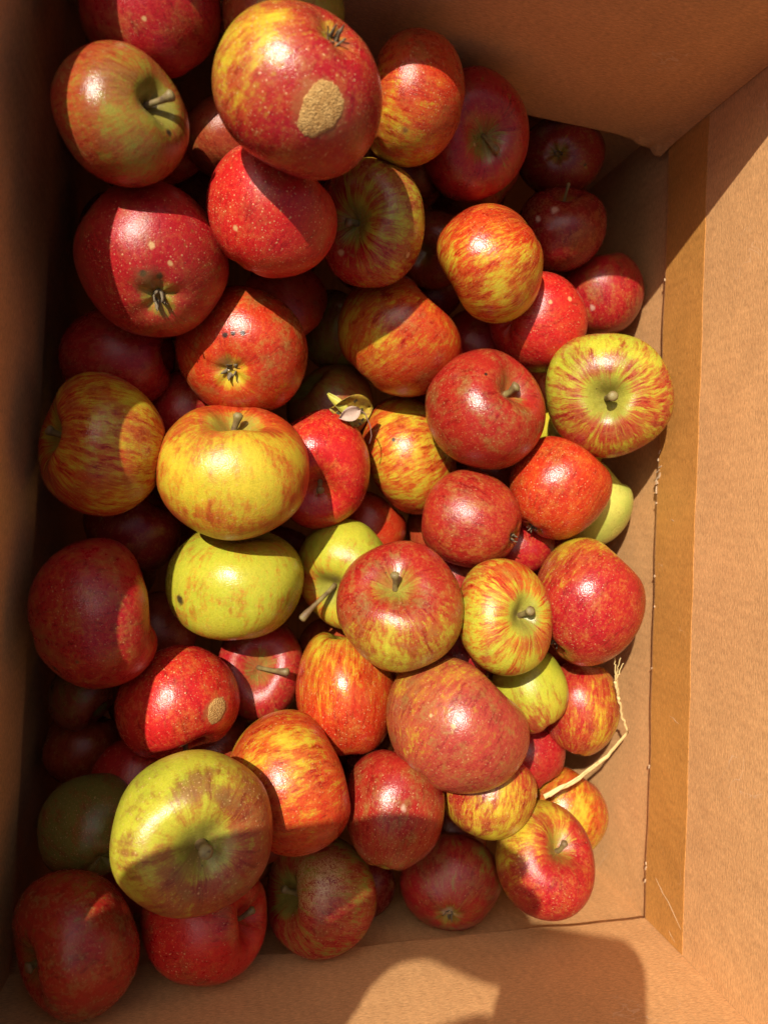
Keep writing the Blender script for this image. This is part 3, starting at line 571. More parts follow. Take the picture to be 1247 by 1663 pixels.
30: {'loc': (0.05335, 0.02118, -0.01074), 'M': ((0.7736, 0.6273, -0.0899), (-0.5803, 0.6443, -0.4981), (-0.2545, 0.4374, 0.8625)), 'shape': {'hr': 0.8649, 'R': 0.0355, 'taper': 0.0564, 'lobe': 0.0093, 'p5': 1.399, 'p2': 3.871, 'p1': 6.0181, 'e2': 0.0232, 'e1': 0.0567, 'cw': 0.3381, 'cd': 0.3983, 'bd': 0.1245, 'tl': -0.0529, 'bump': 0.0236, 'q': (0.7133, 0.7008, -0.0084), 'f': 0.82}, 'pole': 'S', 'view': ((0.713, 0.701, -0.008), (-0.625, 0.631, -0.459), (-0.317, 0.333, 0.888)), 'spots': ()},
31: {'loc': (0.11471, 0.03351, -0.04397), 'M': ((-0.4009, -0.2919, -0.8684), (0.343, 0.8311, -0.4377), (0.8495, -0.4733, -0.2331)), 'shape': {'hr': 0.7629, 'R': 0.0391, 'taper': 0.0201, 'lobe': 0.0078, 'p5': 2.0399, 'p2': 2.6265, 'p1': 4.8417, 'e2': 0.0287, 'e1': 0.0218, 'cw': 0.356, 'cd': 0.2, 'bd': 0.08, 'tl': 0.0009, 'bump': 0.0276, 'q': (-0.1823, -0.3629, -0.9138), 'f': 1.0013}, 'pole': '', 'view': ((-0.182, -0.363, -0.914), (0.41, 0.817, -0.406), (0.894, -0.449, -0.0)), 'spots': (('hole', 0.985, -0.136, 0.104, 0.052),)},
32: {'loc': (0.06233, 0.06332, -0.04531), 'M': ((-0.6569, 0.1275, -0.7431), (-0.7316, -0.3463, 0.5873), (-0.1825, 0.9294, 0.3208)), 'shape': {'hr': 0.8969, 'R': 0.0279, 'taper': 0.0542, 'lobe': 0.0112, 'p5': 1.9827, 'p2': 3.8343, 'p1': 3.857, 'e2': 0.0097, 'e1': 0.0579, 'cw': 0.357, 'cd': 0.4518, 'bd': 0.1245, 'tl': -0.0394, 'bump': 0.0259, 'q': (-0.7087, 0.231, -0.6667), 'f': 1.0404}, 'pole': 'S', 'view': ((-0.709, 0.231, -0.667), (-0.706, -0.24, 0.667), (-0.006, 0.943, 0.333)), 'spots': ()},
34: {'loc': (0.14444, -0.00595, 0.00511), 'M': ((-0.6155, 0.2482, -0.748), (-0.0738, 0.9268, 0.3682), (0.7847, 0.2818, -0.5522)), 'shape': {'hr': 1.0309, 'R': 0.0288, 'taper': 0.0845, 'lobe': 0.01, 'p5': 4.4042, 'p2': 1.5856, 'p1': 1.1891, 'e2': 0.0262, 'e1': 0.0586, 'cw': 0.3001, 'cd': 0.4689, 'bd': 0.1948, 'tl': -0.0549, 'bump': 0.0178, 'q': (-0.3463, 0.3594, -0.8666), 'f': 1.0445}, 'pole': 'C', 'view': ((-0.346, 0.359, -0.867), (-0.071, 0.911, 0.406), (0.935, 0.202, -0.29)), 'spots': ()},
35: {'loc': (0.18529, -0.02319, -0.02909), 'M': ((-0.7257, -0.4542, 0.5167), (-0.2714, -0.5011, -0.8217), (0.6322, -0.7366, 0.2404)), 'shape': {'hr': 0.9381, 'R': 0.0261, 'taper': 0.021, 'lobe': 0.0132, 'p5': 3.1816, 'p2': 2.9477, 'p1': 0.2951, 'e2': 0.0163, 'e1': 0.0593, 'cw': 0.3035, 'cd': 0.4093, 'bd': 0.16, 'tl': -0.0326, 'bump': 0.029, 'q': (-0.4621, -0.711, 0.53), 'f': 1.0109}, 'pole': '', 'view': ((-0.462, -0.711, 0.53), (-0.289, -0.444, -0.848), (0.838, -0.545, 0.0)), 'spots': ()},
36: {'loc': (0.00679, -0.04783, -0.00615), 'M': ((0.8177, 0.5698, 0.0825), (-0.2157, 0.1704, 0.9615), (0.5338, -0.8039, 0.2623)), 'shape': {'hr': 0.835, 'R': 0.041, 'taper': 0.0808, 'lobe': 0.0101, 'p5': 3.5845, 'p2': 3.6196, 'p1': 4.6478, 'e2': 0.0101, 'e1': 0.0604, 'cw': 0.3387, 'cd': 0.25, 'bd': 0.08, 'tl': -0.0585, 'bump': 0.0282, 'q': (0.8192, 0.5642, 0.103), 'f': 0.9573}, 'pole': 'S', 'view': ((0.819, 0.564, 0.103), (-0.285, 0.244, 0.927), (0.498, -0.789, 0.361)), 'spots': (('dark', -0.297, -0.949, -0.104, 0.096),)},
37: {'loc': (0.07267, -0.04202, -0.02252), 'M': ((-0.2992, 0.805, -0.5123), (-0.715, -0.5446, -0.4383), (-0.6318, 0.2352, 0.7386)), 'shape': {'hr': 0.8471, 'R': 0.0346, 'taper': 0.0677, 'lobe': 0.0132, 'p5': 1.0118, 'p2': 5.3035, 'p1': 4.342, 'e2': 0.0078, 'e1': 0.0432, 'cw': 0.3501, 'cd': 0.4188, 'bd': 0.128, 'tl': -0.0187, 'bump': 0.0216, 'q': (-0.4133, 0.8124, -0.4114), 'f': 0.8788}, 'pole': 'S', 'view': ((-0.413, 0.812, -0.411), (-0.646, -0.58, -0.496), (-0.641, 0.061, 0.765)), 'spots': ()},
38: {'loc': (0.09284, -0.01612, -0.06485), 'M': ((-0.8536, -0.0056, 0.5209), (0.5126, 0.1686, 0.8419), (-0.0925, 0.9857, -0.1411)), 'shape': {'hr': 1.0309, 'R': 0.0254, 'taper': 0.0844, 'lobe': 0.0158, 'p5': 4.5865, 'p2': 4.5429, 'p1': 5.7729, 'e2': 0.0006, 'e1': 0.0513, 'cw': 0.3432, 'cd': 0.5734, 'bd': 0.1972, 'tl': -0.0364, 'bump': 0.0307, 'q': (-0.8367, 0.1766, 0.5185), 'f': 1.0195}, 'pole': '', 'view': ((-0.837, 0.177, 0.518), (0.542, 0.133, 0.83), (0.077, 0.975, -0.207)), 'spots': ()},
39: {'loc': (0.09475, -0.0554, 0.03596), 'M': ((0.0557, -0.9543, -0.2936), (0.7661, -0.1476, 0.6255), (-0.6403, -0.2598, 0.7229)), 'shape': {'hr': 0.86, 'R': 0.035, 'taper': 0.0564, 'lobe': 0.0136, 'p5': 5.063, 'p2': 5.7267, 'p1': 0.8882, 'e2': 0.0245, 'e1': 0.0586, 'cw': 0.3815, 'cd': 0.3753, 'bd': 0.1632, 'tl': 0.0531, 'bump': 0.0223, 'q': (-0.0546, -0.9932, -0.1027), 'f': 1.0114}, 'pole': 'S', 'view': ((-0.055, -0.993, -0.103), (0.845, -0.101, 0.526), (-0.532, -0.058, 0.844)), 'spots': ()},
40: {'loc': (0.15617, -0.06016, 0.03326), 'M': ((-0.9654, -0.015, 0.2602), (0.0631, -0.9821, 0.1773), (0.2529, 0.1876, 0.9491)), 'shape': {'hr': 0.8487, 'R': 0.0337, 'taper': 0.0864, 'lobe': 0.0102, 'p5': 5.5082, 'p2': 4.4928, 'p1': 4.9074, 'e2': 0.0104, 'e1': 0.0589, 'cw': 0.24, 'cd': 0.36, 'bd': 0.1545, 'tl': 0.0369, 'bump': 0.0224, 'q': (-0.8137, -0.0078, 0.5812), 'f': 0.8397}, 'pole': 'S', 'view': ((-0.814, -0.008, 0.581), (0.033, -0.999, 0.033), (0.58, 0.046, 0.813)), 'spots': ()},
41: {'loc': (0.21591, -0.05303, 0.01613), 'M': ((-0.3654, 0.6352, 0.6804), (0.412, -0.5451, 0.7301), (0.8347, 0.5471, -0.0625)), 'shape': {'hr': 1.0309, 'R': 0.0383, 'taper': 0.0217, 'lobe': 0.0112, 'p5': 1.8355, 'p2': 6.1519, 'p1': 5.2001, 'e2': 0.0121, 'e1': 0.0252, 'cw': 0.3702, 'cd': 0.537, 'bd': 0.1896, 'tl': -0.0213, 'bump': 0.0199, 'q': (0.0679, 0.7722, 0.6317), 'f': 0.8504}, 'pole': 'C', 'view': ((0.068, 0.772, 0.632), (0.305, -0.619, 0.724), (0.95, 0.144, -0.278)), 'spots': (('pale', 0.602, 0.214, 0.769, 0.048),)},
42: {'loc': (-0.06592, -0.06318, 0.01911), 'M': ((-0.0004, -0.2225, 0.9749), (-0.5699, 0.8012, 0.1826), (-0.8217, -0.5555, -0.1271)), 'shape': {'hr': 0.885, 'R': 0.0399, 'taper': 0.0456, 'lobe': 0.0066, 'p5': 5.153, 'p2': 1.0143, 'p1': 5.9666, 'e2': 0.0101, 'e1': 0.0191, 'cw': 0.3679, 'cd': 0.4003, 'bd': 0.1752, 'tl': 0.0545, 'bump': 0.0198, 'q': (0.134, -0.1444, 0.9804), 'f': 0.9406}, 'pole': '', 'view': ((0.134, -0.144, 0.98), (-0.446, 0.874, 0.19), (-0.885, -0.463, 0.053)), 'spots': (('dark', -0.093, -0.732, -0.675, 0.065), ('bruise', -0.435, -0.841, -0.321, 0.049))},
43: {'loc': (-0.05511, -0.01829, -0.03025), 'M': ((-0.8563, -0.068, 0.5121), (0.5165, -0.0969, 0.8508), (-0.0082, 0.993, 0.1181)), 'shape': {'hr': 0.8866, 'R': 0.0299, 'taper': 0.0641, 'lobe': 0.0155, 'p5': 0.2224, 'p2': 5.8899, 'p1': 0.365, 'e2': 0.0259, 'e1': 0.0224, 'cw': 0.3424, 'cd': 0.3863, 'bd': 0.1707, 'tl': -0.0305, 'bump': 0.0231, 'q': (-0.8349, -0.1847, 0.5185), 'f': 0.9207}, 'pole': 'S', 'view': ((-0.835, -0.185, 0.518), (0.544, -0.128, 0.83), (-0.087, 0.974, 0.207)), 'spots': ()},
44: {'loc': (-0.02373, -0.11718, -0.00311), 'M': ((0.5361, 0.8073, 0.2469), (-0.2193, 0.4156, -0.8827), (-0.8152, 0.4191, 0.3998)), 'shape': {'hr': 0.9175, 'R': 0.0354, 'taper': 0.0293, 'lobe': 0.0092, 'p5': 4.2457, 'p2': 3.9063, 'p1': 0.8556, 'e2': 0.0091, 'e1': 0.0379, 'cw': 0.3622, 'cd': 0.5016, 'bd': 0.1336, 'tl': 0.0105, 'bump': 0.0149, 'q': (0.579, 0.776, 0.2503), 'f': 0.9564}, 'pole': 'S', 'view': ((0.579, 0.776, 0.25), (-0.002, 0.308, -0.951), (-0.815, 0.55, 0.18)), 'spots': (('scab', -0.269, 0.869, 0.416, 0.173, 0.249),)},
45: {'loc': (0.02379, -0.10615, -0.04152), 'M': ((0.9732, -0.2041, -0.1058), (0.2241, 0.945, 0.2381), (0.0514, -0.2555, 0.9655)), 'shape': {'hr': 0.8402, 'R': 0.0328, 'taper': 0.0804, 'lobe': 0.0109, 'p5': 2.9652, 'p2': 4.7716, 'p1': 5.7129, 'e2': 0.0096, 'e1': 0.0103, 'cw': 0.364, 'cd': 0.4016, 'bd': 0.1286, 'tl': -0.0579, 'bump': 0.0294, 'q': (0.9757, -0.2109, -0.0595), 'f': 0.8428}, 'pole': 'S', 'view': ((0.976, -0.211, -0.06), (0.213, 0.977, 0.029), (0.052, -0.041, 0.998)), 'spots': ()},
46: {'loc': (0.07475, -0.11273, -0.00997), 'M': ((0.0135, -0.9998, 0.0154), (-0.1378, 0.0134, 0.9904), (-0.9904, -0.0155, -0.1376)), 'shape': {'hr': 1.0309, 'R': 0.0378, 'taper': 0.0201, 'lobe': 0.0066, 'p5': 1.5164, 'p2': 5.6523, 'p1': 5.9633, 'e2': 0.0161, 'e1': 0.059, 'cw': 0.3047, 'cd': 0.4888, 'bd': 0.1512, 'tl': 0.0252, 'bump': 0.0219, 'q': (-0.1423, -0.9896, 0.0205), 'f': 0.82}, 'pole': '', 'view': ((-0.142, -0.99, 0.021), (0.104, 0.006, 0.995), (-0.984, 0.144, 0.103)), 'spots': ()},
47: {'loc': (0.13023, -0.1217, 0.0322), 'M': ((0.5722, -0.5142, 0.6388), (-0.5826, 0.2934, 0.758), (-0.5772, -0.8059, -0.1317)), 'shape': {'hr': 0.895, 'R': 0.0409, 'taper': 0.0842, 'lobe': 0.0151, 'p5': 5.243, 'p2': 2.5401, 'p1': 6.262, 'e2': 0.0228, 'e1': 0.0292, 'cw': 0.3812, 'cd': 0.4364, 'bd': 0.1716, 'tl': -0.0062, 'bump': 0.015, 'q': (0.3465, -0.7028, 0.6213), 'f': 0.9917}, 'pole': '', 'view': ((0.346, -0.703, 0.621), (-0.391, 0.494, 0.777), (-0.853, -0.512, -0.104)), 'spots': (('tan', -0.841, -0.527, -0.12, 0.044), ('tan', -0.958, -0.209, -0.196, 0.035))},
48: {'loc': (0.18815, -0.11102, 0.00013), 'M': ((-0.4034, -0.7904, -0.4611), (-0.5794, -0.1694, 0.7973), (-0.7082, 0.5888, -0.3896)), 'shape': {'hr': 1.0309, 'R': 0.0261, 'taper': 0.0652, 'lobe': 0.011, 'p5': 1.8892, 'p2': 5.227, 'p1': 4.6282, 'e2': 0.0296, 'e1': 0.0211, 'cw': 0.3512, 'cd': 0.4379, 'bd': 0.1806, 'tl': 0.0282, 'bump': 0.0155, 'q': (-0.6799, -0.5297, -0.507), 'f': 0.8601}, 'pole': '', 'view': ((-0.68, -0.53, -0.507), (-0.4, -0.312, 0.862), (-0.615, 0.789, 0.0)), 'spots': ()},
49: {'loc': (0.23035, -0.12644, -0.01645), 'M': ((-0.6724, 0.7238, 0.1551), (0.1614, -0.0612, 0.985), (0.7224, 0.6873, -0.0757)), 'shape': {'hr': 1.0309, 'R': 0.0301, 'taper': 0.08, 'lobe': 0.0143, 'p5': 2.5282, 'p2': 2.1939, 'p1': 4.0394, 'e2': 0.005, 'e1': 0.0367, 'cw': 0.3135, 'cd': 0.2, 'bd': 0.08, 'tl': -0.0091, 'bump': 0.0153, 'q': (-0.2868, 0.9358, 0.2049), 'f': 0.82}, 'pole': '', 'view': ((-0.287, 0.936, 0.205), (-0.04, -0.226, 0.973), (0.957, 0.271, 0.102)), 'spots': ()},
50: {'loc': (0.20185, -0.16186, -0.03408), 'M': ((-0.4814, 0.7391, -0.4712), (0.206, 0.6179, 0.7588), (0.852, 0.2682, -0.4497)), 'shape': {'hr': 0.9794, 'R': 0.0242, 'taper': 0.0933, 'lobe': 0.0065, 'p5': 0.4883, 'p2': 1.8986, 'p1': 4.2626, 'e2': 0.0081, 'e1': 0.055, 'cw': 0.3755, 'cd': 0.4228, 'bd': 0.1909, 'tl': -0.0206, 'bump': 0.0316, 'q': (-0.1247, 0.8388, -0.53), 'f': 1.0866}, 'pole': '', 'view': ((-0.125, 0.839, -0.53), (-0.078, 0.524, 0.848), (0.989, 0.147, 0.0)), 'spots': ()},
51: {'loc': (0.16065, -0.17134, 0.00684), 'M': ((-0.9587, 0.1175, 0.259), (0.2628, 0.0176, 0.9647), (0.1088, 0.9929, -0.0477)), 'shape': {'hr': 0.9691, 'R': 0.0281, 'taper': 0.0605, 'lobe': 0.0059, 'p5': 1.2644, 'p2': 3.0756, 'p1': 3.0744, 'e2': 0.0283, 'e1': 0.0224, 'cw': 0.3222, 'cd': 0.4447, 'bd': 0.1356, 'tl': 0.0085, 'bump': 0.0236, 'q': (-0.8515, 0.4234, 0.3094), 'f': 1.0288}, 'pole': 'S', 'view': ((-0.851, 0.423, 0.309), (0.174, -0.329, 0.928), (0.495, 0.844, 0.206)), 'spots': ()},
52: {'loc': (0.23304, -0.20751, -0.0448), 'M': ((-0.277, 0.8217, 0.4981), (0.2942, -0.421, 0.858), (0.9147, 0.3842, -0.1251)), 'shape': {'hr': 1.0309, 'R': 0.0318, 'taper': 0.0732, 'lobe': 0.0092, 'p5': 4.0573, 'p2': 1.0412, 'p1': 4.778, 'e2': 0.0225, 'e1': 0.0666, 'cw': 0.3777, 'cd': 0.2, 'bd': 0.08, 'tl': 0.0069, 'bump': 0.0254, 'q': (0.1336, 0.8515, 0.507), 'f': 0.9344}, 'pole': '', 'view': ((0.134, 0.852, 0.507), (-0.079, -0.501, 0.862), (0.988, -0.155, -0.0)), 'spots': ()},
53: {'loc': (0.19996, -0.21565, 0.00472), 'M': ((0.7725, 0.579, 0.2607), (-0.5785, 0.4723, 0.6651), (0.262, -0.6646, 0.6998)), 'shape': {'hr': 0.8823, 'R': 0.0341, 'taper': 0.0715, 'lobe': 0.0063, 'p5': 4.0694, 'p2': 2.5205, 'p1': 5.5032, 'e2': 0.0075, 'e1': 0.0303, 'cw': 0.3849, 'cd': 0.4781, 'bd': 0.1249, 'tl': -0.0137, 'bump': 0.0143, 'q': (0.7424, 0.3505, 0.571), 'f': 0.9133}, 'pole': 'S', 'view': ((0.742, 0.35, 0.571), (-0.596, 0.735, 0.324), (-0.306, -0.58, 0.754)), 'spots': ()},
54: {'loc': (0.10118, -0.17551, 0.01459), 'M': ((-0.0454, -0.9673, 0.2496), (-0.3636, 0.2487, 0.8977), (-0.9305, -0.05, -0.363)), 'shape': {'hr': 1.0309, 'R': 0.0335, 'taper': 0.0881, 'lobe': 0.0077, 'p5': 4.6647, 'p2': 0.7641, 'p1': 3.2971, 'e2': 0.0231, 'e1': 0.0651, 'cw': 0.3158, 'cd': 0.4501, 'bd': 0.1774, 'tl': -0.0281, 'bump': 0.0238, 'q': (-0.2558, -0.9446, 0.2057), 'f': 0.8854}, 'pole': '', 'view': ((-0.256, -0.945, 0.206), (0.003, 0.212, 0.977), (-0.967, 0.251, -0.051)), 'spots': (('pale', -0.995, 0.087, -0.041, 0.071),)},
55: {'loc': (0.04052, -0.15735, 0.01726), 'M': ((0.3001, 0.163, 0.9399), (-0.7679, -0.5433, 0.3394), (0.566, -0.8235, -0.0378)), 'shape': {'hr': 0.8041, 'R': 0.0389, 'taper': 0.0487, 'lobe': 0.0061, 'p5': 5.429, 'p2': 6.2055, 'p1': 0.9424, 'e2': 0.0003, 'e1': 0.0122, 'cw': 0.3197, 'cd': 0.3955, 'bd': 0.1068, 'tl': -0.0333, 'bump': 0.0198, 'q': (0.3517, 0.0876, 0.932), 'f': 1.0964}, 'pole': '', 'view': ((0.352, 0.088, 0.932), (-0.904, -0.225, 0.362), (0.242, -0.97, -0.0)), 'spots': ()},
56: {'loc': (-0.01102, -0.16274, 0.06487), 'M': ((0.8941, -0.3767, 0.2423), (0.376, 0.9252, 0.0509), (-0.2434, 0.0456, 0.9689)), 'shape': {'hr': 0.88, 'R': 0.0386, 'taper': 0.0506, 'lobe': 0.0075, 'p5': 1.2846, 'p2': 3.8741, 'p1': 5.5061, 'e2': 0.0034, 'e1': 0.046, 'cw': 0.3677, 'cd': 0.4437, 'bd': 0.1622, 'tl': 0.0362, 'bump': 0.0288, 'q': (0.8756, -0.4242, 0.2311), 'f': 1.0174}, 'pole': 'S', 'view': ((0.876, -0.424, 0.231), (0.48, 0.816, -0.323), (-0.052, 0.394, 0.918)), 'spots': ()},
57: {'loc': (-0.04608, -0.16794, -0.01911), 'M': ((-0.7579, 0.2306, 0.6102), (0.616, -0.0547, 0.7858), (0.2146, 0.9715, -0.1006)), 'shape': {'hr': 1.0309, 'R': 0.0256, 'taper': 0.0478, 'lobe': 0.0134, 'p5': 1.2378, 'p2': 6.1581, 'p1': 5.6923, 'e2': 0.0277, 'e1': 0.0199, 'cw': 0.3822, 'cd': 0.4962, 'bd': 0.1418, 'tl': 0.0231, 'bump': 0.0175, 'q': (-0.8088, 0.1591, 0.5661), 'f': 1.0252}, 'pole': 'S', 'view': ((-0.809, 0.159, 0.566), (0.481, -0.375, 0.793), (0.338, 0.913, 0.226)), 'spots': ()},
58: {'loc': (-0.07823, -0.11671, -0.02982), 'M': ((0.4012, 0.5808, 0.7083), (0.0418, 0.7609, -0.6476), (-0.915, 0.2895, 0.281)), 'shape': {'hr': 0.8969, 'R': 0.024, 'taper': 0.0334, 'lobe': 0.0094, 'p5': 6.1742, 'p2': 4.2371, 'p1': 4.7177, 'e2': 0.0196, 'e1': 0.0532, 'cw': 0.3993, 'cd': 0.4961, 'bd': 0.1723, 'tl': 0.0241, 'bump': 0.0165, 'q': (0.5313, 0.494, 0.6882), 'f': 0.8604}, 'pole': 'S', 'view': ((0.531, 0.494, 0.688), (0.263, 0.676, -0.688), (-0.805, 0.547, 0.229)), 'spots': ()},
59: {'loc': (-0.0669, -0.17943, 0.01051), 'M': ((-0.8862, 0.2183, -0.4087), (0.0008, 0.8827, 0.4699), (0.4633, 0.4161, -0.7824)), 'shape': {'hr': 1.0309, 'R': 0.0269, 'taper': 0.0481, 'lobe': 0.0149, 'p5': 1.6161, 'p2': 1.4389, 'p1': 0.9538, 'e2': 0.0283, 'e1': 0.0449, 'cw': 0.3898, 'cd': 0.4484, 'bd': 0.189, 'tl': 0.0415, 'bump': 0.0309, 'q': (-0.9295, 0.0861, -0.3586), 'f': 0.9511}, 'pole': '', 'view': ((-0.93, 0.086, -0.359), (-0.215, 0.663, 0.717), (0.299, 0.744, -0.598)), 'spots': ()},
60: {'loc': (-0.06718, -0.22619, 0.0419), 'M': ((-0.4771, 0.274, -0.835), (-0.231, -0.9558, -0.1817), (-0.8479, 0.1062, 0.5194)), 'shape': {'hr': 0.7629, 'R': 0.0359, 'taper': 0.0651, 'lobe': 0.0052, 'p5': 3.1647, 'p2': 4.6848, 'p1': 0.6874, 'e2': 0.0298, 'e1': 0.0523, 'cw': 0.3687, 'cd': 0.3614, 'bd': 0.121, 'tl': -0.0143, 'bump': 0.0204, 'q': (-0.365, 0.3831, -0.8485), 'f': 1.0503}, 'pole': 'S', 'view': ((-0.365, 0.383, -0.849), (0.187, -0.863, -0.47), (-0.912, -0.33, 0.243)), 'spots': ()},
61: {'loc': (-0.00356, -0.23006, 0.02044), 'M': ((-0.1852, 0.4694, 0.8633), (-0.771, -0.6141, 0.1685), (0.6093, -0.6344, 0.4757)), 'shape': {'hr': 1.0, 'R': 0.0313, 'taper': 0.0533, 'lobe': 0.0051, 'p5': 2.8344, 'p2': 1.5797, 'p1': 6.0348, 'e2': 0.0033, 'e1': 0.0117, 'cw': 0.3052, 'cd': 0.545, 'bd': 0.1815, 'tl': -0.0363, 'bump': 0.026, 'q': (-0.1264, 0.4915, 0.8617), 'f': 1.0752}, 'pole': 'S', 'view': ((-0.126, 0.491, 0.862), (-0.977, -0.21, -0.024), (0.169, -0.845, 0.507)), 'spots': ()},
62: {'loc': (0.06189, -0.23183, -0.00215), 'M': ((0.0537, -0.4279, -0.9022), (0.874, -0.4169, 0.2497), (-0.483, -0.8019, 0.3516)), 'shape': {'hr': 0.8866, 'R': 0.0329, 'taper': 0.0676, 'lobe': 0.0091, 'p5': 3.7656, 'p2': 5.7747, 'p1': 1.3852, 'e2': 0.0182, 'e1': 0.0169, 'cw': 0.3843, 'cd': 0.49, 'bd': 0.1761, 'tl': 0.0591, 'bump': 0.0221, 'q': (-0.0077, -0.5348, -0.845), 'f': 1.0958}, 'pole': 'S', 'view': ((-0.008, -0.535, -0.845), (0.999, -0.033, 0.012), (-0.035, -0.844, 0.535)), 'spots': (('russet', 0.101, -0.58, 0.808, 0.231, 0.596), ('russet', 0.27, -0.878, 0.394, 0.115, 0.481))},
63: {'loc': (0.09437, -0.24629, -0.04022), 'M': ((-0.8569, -0.3479, 0.3804), (0.309, 0.2439, 0.9192), (-0.4126, 0.9052, -0.1015)), 'shape': {'hr': 1.0309, 'R': 0.021, 'taper': 0.0455, 'lobe': 0.0075, 'p5': 1.771, 'p2': 0.8969, 'p1': 1.3888, 'e2': 0.0024, 'e1': 0.0666, 'cw': 0.3422, 'cd': 0.5312, 'bd': 0.2029, 'tl': 0.0037, 'bump': 0.0175, 'q': (-0.9077, -0.1759, 0.381), 'f': 1.0252}, 'pole': 'S', 'view': ((-0.908, -0.176, 0.381), (0.412, -0.2, 0.889), (-0.08, 0.964, 0.254)), 'spots': ()},
64: {'loc': (0.14702, -0.23677, -0.01753), 'M': ((0.753, -0.5979, 0.2749), (-0.6557, -0.6464, 0.3902), (-0.0556, -0.474, -0.8787)), 'shape': {'hr': 0.9588, 'R': 0.0274, 'taper': 0.0454, 'lobe': 0.0149, 'p5': 4.8096, 'p2': 4.9286, 'p1': 1.9057, 'e2': 0.0172, 'e1': 0.0274, 'cw': 0.3717, 'cd': 0.4038, 'bd': 0.1379, 'tl': -0.0551, 'bump': 0.0241, 'q': (0.6616, -0.7476, 0.0581), 'f': 1.2}, 'pole': 'C', 'view': ((0.662, -0.748, 0.058), (-0.523, -0.405, 0.75), (-0.537, -0.527, -0.659)), 'spots': (('pale', -0.064, -0.053, -0.997, 0.175),)},
65: {'loc': (-0.08189, -0.15503, -0.04883), 'M': ((-0.8954, 0.2929, 0.3352), (0.3603, 0.0347, 0.9322), (0.2614, 0.9555, -0.1366)), 'shape': {'hr': 1.0103, 'R': 0.0232, 'taper': 0.0222, 'lobe': 0.0105, 'p5': 4.7604, 'p2': 4.8126, 'p1': 1.2144, 'e2': 0.0014, 'e1': 0.0118, 'cw': 0.3028, 'cd': 0.4463, 'bd': 0.1745, 'tl': -0.0253, 'bump': 0.0317, 'q': (-0.9463, 0.1524, 0.2852), 'f': 0.979}, 'pole': '', 'view': ((-0.946, 0.152, 0.285), (0.243, -0.248, 0.938), (0.214, 0.957, 0.198)), 'spots': ()},
66: {'loc': (0.14628, 0.21092, -0.01574), 'M': ((-0.3995, -0.5559, 0.7289), (0.2451, -0.831, -0.4994), (0.8833, -0.0209, 0.4683)), 'shape': {'hr': 1.0309, 'R': 0.0214, 'taper': 0.0486, 'lobe': 0.0112, 'p5': 2.0481, 'p2': 3.0593, 'p1': 3.3627, 'e2': 0.0262, 'e1': 0.0602, 'cw': 0.3853, 'cd': 0.4758, 'bd': 0.1573, 'tl': 0.0051, 'bump': 0.027, 'q': (-0.1204, -0.5322, 0.838), 'f': 1.2}, 'pole': '', 'view': ((-0.12, -0.532, 0.838), (0.606, -0.708, -0.363), (0.786, 0.464, 0.408)), 'spots': ()},
67: {'loc': (0.11952, 0.15957, -0.01337), 'M': ((-0.683, 0.3877, -0.619), (-0.1258, -0.8972, -0.4232), (-0.7195, -0.2112, 0.6616)), 'shape': {'hr': 0.8945, 'R': 0.0234, 'taper': 0.0274, 'lobe': 0.0158, 'p5': 0.3991, 'p2': 2.6943, 'p1': 2.4981, 'e2': 0.0107, 'e1': 0.0143, 'cw': 0.3499, 'cd': 0.4809, 'bd': 0.1419, 'tl': -0.0152, 'bump': 0.0184, 'q': (-0.8465, 0.3042, -0.4369), 'f': 1.0587}, 'pole': '', 'view': ((-0.847, 0.304, -0.437), (-0.27, -0.953, -0.141), (-0.459, -0.001, 0.888)), 'spots': ()},
68: {'loc': (-0.02486, 0.05203, -0.0197), 'M': ((-0.8061, 0.5554, 0.2043), (0.311, 0.1039, 0.9447), (0.5034, 0.8251, -0.2565)), 'shape': {'hr': 1.0309, 'R': 0.0232, 'taper': 0.0928, 'lobe': 0.0152, 'p5': 3.3276, 'p2': 0.2174, 'p1': 2.2666, 'e2': 0.0216, 'e1': 0.048, 'cw': 0.336, 'cd': 0.5574, 'bd': 0.1761, 'tl': -0.0243, 'bump': 0.0302, 'q': (-0.8055, 0.5228, 0.2788), 'f': 0.9477}, 'pole': '', 'view': ((-0.806, 0.523, 0.279), (0.416, 0.163, 0.895), (0.422, 0.837, -0.349)), 'spots': ()},
69: {'loc': (-0.03944, -0.08324, -0.04343), 'M': ((0.1001, -0.6392, 0.7625), (-0.9081, 0.2544, 0.3325), (-0.4065, -0.7258, -0.555)), 'shape': {'hr': 1.0309, 'R': 0.0239, 'taper': 0.0431, 'lobe': 0.0117, 'p5': 0.3545, 'p2': 0.9319, 'p1': 3.201, 'e2': 0.0046, 'e1': 0.0284, 'cw': 0.3514, 'cd': 0.4625, 'bd': 0.2, 'tl': 0.0269, 'bump': 0.0184, 'q': (0.1398, -0.5817, 0.8013), 'f': 0.9521}, 'pole': '', 'view': ((0.14, -0.582, 0.801), (-0.829, 0.374, 0.416), (-0.541, -0.722, -0.43)), 'spots': ()},
70: {'loc': (0.07265, -0.1006, -0.06137), 'M': ((-0.9983, -0.0567, 0.0107), (0.0121, -0.3887, -0.9213), (0.0564, -0.9196, 0.3888)), 'shape': {'hr': 1.0309, 'R': 0.0257, 'taper': 0.0367, 'lobe': 0.006, 'p5': 1.279, 'p2': 4.6792, 'p1': 4.6349, 'e2': 0.0279, 'e1': 0.062, 'cw': 0.3369, 'cd': 0.577, 'bd': 0.1827, 'tl': -0.0384, 'bump': 0.0146, 'q': (-0.9809, -0.1905, 0.0396), 'f': 0.953}, 'pole': '', 'view': ((-0.981, -0.19, 0.04), (0.0, -0.206, -0.979), (0.195, -0.96, 0.202)), 'spots': ()},
